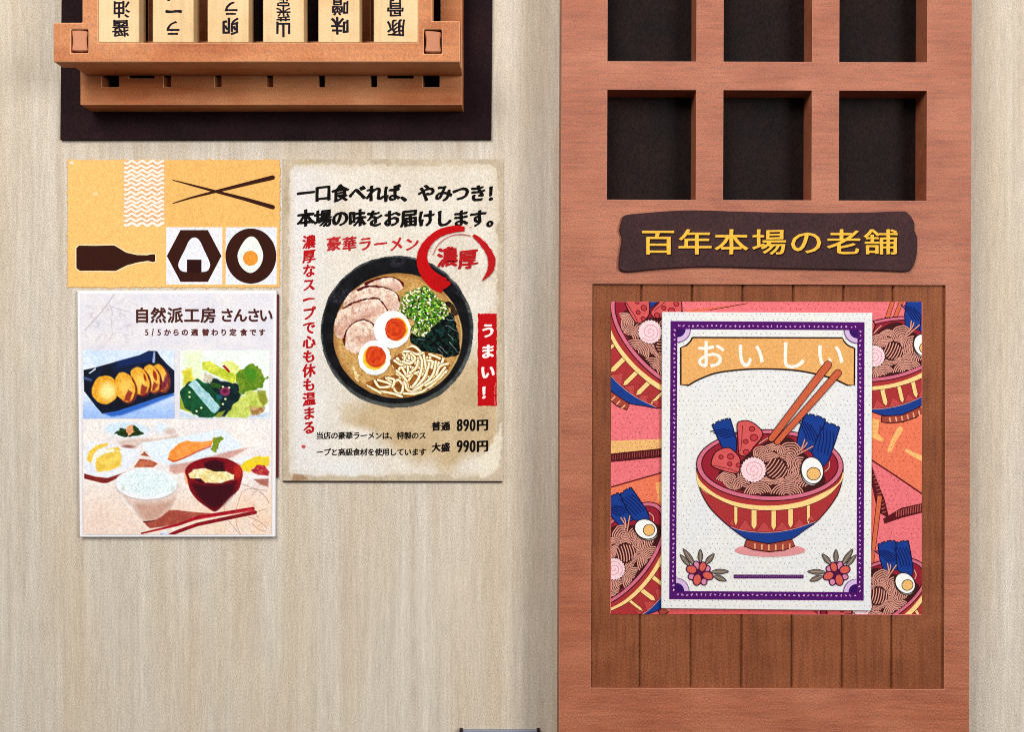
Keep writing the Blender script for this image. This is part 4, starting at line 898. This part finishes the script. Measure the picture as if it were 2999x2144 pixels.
for (args, nm) in (((800, 622, 1904, 972, 0.94, 45), 'a'), ((800, 622, 2560, 1043, 0.86, -13), 'b'), ((1408, 640, 1894, 1552, 0.87, -52), 'c'), ((1408, 640, 2652, 1711, 0.83, -28), 'd')):
    A2 = Art(A.h + 0.0003, (CL[0], CL[1], 2032 if nm == 'a' else 1960, CL[3]) if nm in 'ac' else (2395 if nm == 'd' else 2500, CL[1], CL[2], CL[3])); f_ = aff(*args)
    if nm in 'bd':
        for (a, b_) in (((1500, -520), (985, 330)), ((1640, -480), (1070, 340))):
            A2.stroke(f_(a, b_), 17 if nm == 'd' else 16, LN, 12, cap=False); A2.stroke(f_(a, b_), 13, (206, 100, 66), 9, cap=False)
    draw_bowl(A2, f_); A2.build('bowl_drawing', pink)

HW = HK + 0.011
white = empty('menu_poster', 'white poster with purple border and a large bowl drawing under an orange banner', 'poster', P(2245, 1790, HK))
prism('sheet', [(1939, 913.5), (2555.5, 916), (2551, 1790), (1937, 1783)], HW, HK + 0.0045, mat_plain('white_speckled_paper', (226, 224, 218), 0.10, 0.0008, c2=(220, 220, 222), big=5), white, 0.0014)
A = Art(HW + 0.0003)
for gx_ in range(43):
    for gy in range(62):
        x, y = 1947 + 14.1 * gx_ + (gy % 2) * 7, 921 + 14 * gy
        if rd.random() < 0.8: A.poly(ell(x + rd.uniform(-2, 2), y + rd.uniform(-2, 2), 1.8, 1.2, rd.uniform(0, 90), 5), (138, 136, 134)); A.h -= A.STEP
A.build('dot_pattern', white)
VP = (78, 16, 98); LV = (206, 176, 214)
A = Art(HW + 0.0008)
def bord(a, b): # border edge points
    return a, b
O4 = [(1964, 940), (2532, 943.5), (2529.5, 1760), (1960, 1756)]; I4 = [(1984, 964), (2511, 967), (2509, 1735), (1980, 1732)]
for i in range(4): j = (i + 1) % 4; A.poly([O4[i], O4[j], I4[j], I4[i]], VP); A.h -= A.STEP
A.h += 4 * A.STEP
rd = random.Random(3)
for i in range(4):
    j = (i + 1) % 4; a = [(O4[i][k] * 0.42 + I4[i][k] * 0.58) for k in (0, 1)]; b_ = [(O4[j][k] * 0.42 + I4[j][k] * 0.58) for k in (0, 1)]
    n = 40 if i % 2 == 0 else 58
    for k in range(1, n):
        x, y = a[0] + (b_[0] - a[0]) * k / n, a[1] + (b_[1] - a[1]) * k / n
        for q in range(3): A.poly(ell(x + rd.uniform(-2.2, 2.2), y + rd.uniform(-2.2, 2.2), rd.uniform(1.5, 2.6), rd.uniform(1.2, 1.9), rd.uniform(0, 180), 6), (220, 180, 222) if i % 2 else (206, 160, 212))
for (p, sx, sy) in ((I4[0], 1, 1), (I4[1], -1, 1), (I4[2], -1, -1), (I4[3], 1, -1)):
    for r, col in ((39, (96, 40, 120)), (37, LV), (24, (52, 14, 92))):
        A.poly([p] + [(p[0] + sx * r * math.cos(t * math.pi / 24), p[1] + sy * r * math.sin(t * math.pi / 24)) for t in range(13)], col)
A.build('purple_border', white)
A = Art(HW + 0.0012)
arc = lambda c0, r, a0, a1: [(c0[0] + r * math.cos(math.radians(a0 + (a1 - a0) * k / 8)), c0[1] + r * math.sin(math.radians(a0 + (a1 - a0) * k / 8))) for k in range(9)]
ban = [(2028, 988.5)] + [(2467, 989.5)] + cr([(2472, 1000), (2484, 1012), (2503, 1020)], 4) + [(2502, 1128.5), (2482, 1128.5)] + cr([(2440, 1108), (2340, 1086), (2219, 1080.5), (2110, 1090), (2050, 1110), (2016.5, 1128.5)], 5) + [(1994, 1127), (1994, 1018)] + cr([(2010, 1012), (2022, 1000), (2028, 988.5)], 4)
A.shape(ban, (224, 166, 98), 4.6, (36, 14, 14))
R7 = Z(1720, 820, 2.1037)
for ch, x, y in (('お', 758, 458), ('い', 1005, 462), ('し', 1262, 462), ('い', 1495, 465)):
    (X, Y), = R7((x, y)); A.glyph(ch, X, Y, 90, (244, 234, 222), nib=[(a * 0.45, b_ * 0.45) for a, b_ in BOLD])
A.build('banner', white)
A = Art(HW + 0.0016); A.poly(BZ(*ell(972, 1455, 364, 68)), (214, 140, 142))
A.build('plate_drawing', white)
A = Art(HW + 0.0020); parts = []
draw_bowl(A, BZ, parts)
root_bowl = None
for (nm, v, f_, c_) in parts:
    B = Art(0); B.v, B.f, B.c = v, f_, c_
    if root_bowl is None: root_bowl = B.build('bowl_drawing', white)
    else: B.build(nm, root_bowl)
for (a, b_, w0, w1) in (((1483, 522), (1135, 978), 24, 21), ((1546, 572), (1170, 1000), 22, 19)):
    B = Art(A.h + 0.0004); A.h += 0.0006; pts = R7(a, b_)
    B.stroke(pts, w0, (70, 22, 22), w1); B.stroke(pts, w0 - 4.2, (196, 92, 60), w1 - 4.2); B.build('chopstick_drawing', white)
F2 = Z(1960, 1560, 3.787)
for mir in (0, 1):
    fx = (lambda *p: F2(*p)) if not mir else (lambda *p: F2(*[(2195 - x, y + 2) for x, y in p]))
    B = Art(HW + 0.0016)
    for (tip, base, w) in (((155, 180), (285, 370), 30), ((120, 245), (235, 380), 26), ((345, 185), (345, 340), 28), ((500, 235), (395, 360), 30), ((662, 432), (460, 440), 30), ((636, 538), (490, 480), 30)):
        dx, dy = tip[0] - base[0], tip[1] - base[1]; l = math.hypot(dx, dy); nx, ny = -dy / l * w, dx / l * w
        mid = lambda t, s_: (base[0] + dx * t + nx * s_, base[1] + dy * t + ny * s_)
        B.shape(fx(*cr([base, mid(0.3, 0.8), mid(0.6, 0.9), tip, mid(0.6, -0.9), mid(0.3, -0.8)], 3, True)), (112, 98, 88), 2.0, (48, 34, 42)); B.stroke(fx(base, mid(0.8, 0)), 1.4, (176, 162, 140), cap=False)
    B.poly(fx(*ell(338, 450, 120, 125)), (70, 12, 58))
    for (x, y, rx, ry, rot, col) in ((305, 365, 34, 48, -20, (206, 130, 158)), (420, 402, 36, 34, 0, (206, 130, 158)), (385, 548, 34, 38, 0, (206, 130, 158)), (248, 492, 38, 34, 0, (206, 130, 158)), (370, 382, 40, 54, 15, (204, 90, 74)), (428, 480, 62, 44, 25, (204, 90, 74)), (310, 525, 46, 64, 10, (204, 90, 74)), (248, 412, 60, 46, 15, (204, 90, 74))):
        B.shape(fx(*ell(x, y, rx, ry, rot, 16)), col, 3.4, (70, 12, 58))
    B.poly(fx(*ell(336, 446, 22, 22)), (78, 22, 66)); B.build('flower_drawing', white)
B = Art(HW + 0.0016); B.poly(F2((715, 468), (1490, 470), (1490, 511), (715, 511)), (74, 20, 84))
for k in range(36): B.poly(F2(*ell(730 + 21 * k, 490 + rd.uniform(-5, 5), 7, 9, 0, 6)), (120, 72, 130))
B.build('bar_drawing', white)

# ================================================================== top of the next notice, just entering at the foot of the picture
note = empty('framed_notice', 'blue grey notice with dark corners at the bottom edge below the ramen poster', 'notice', P(1463, 2300, 0.001))
prism('sheet', rect(1350, 2140.5, 1578, 2300), 0.012, 0.001, mat_plain('blue_grey_card', (136, 142, 156), 0.08), note, 0.001)
for x in (1345.5, 1572): prism('corner_post', rect(x, 2139.5, x + 9.5, 2302), 0.022, 0.001, mat_plain('dark_post', (28, 20, 20)), note, 0.0015)
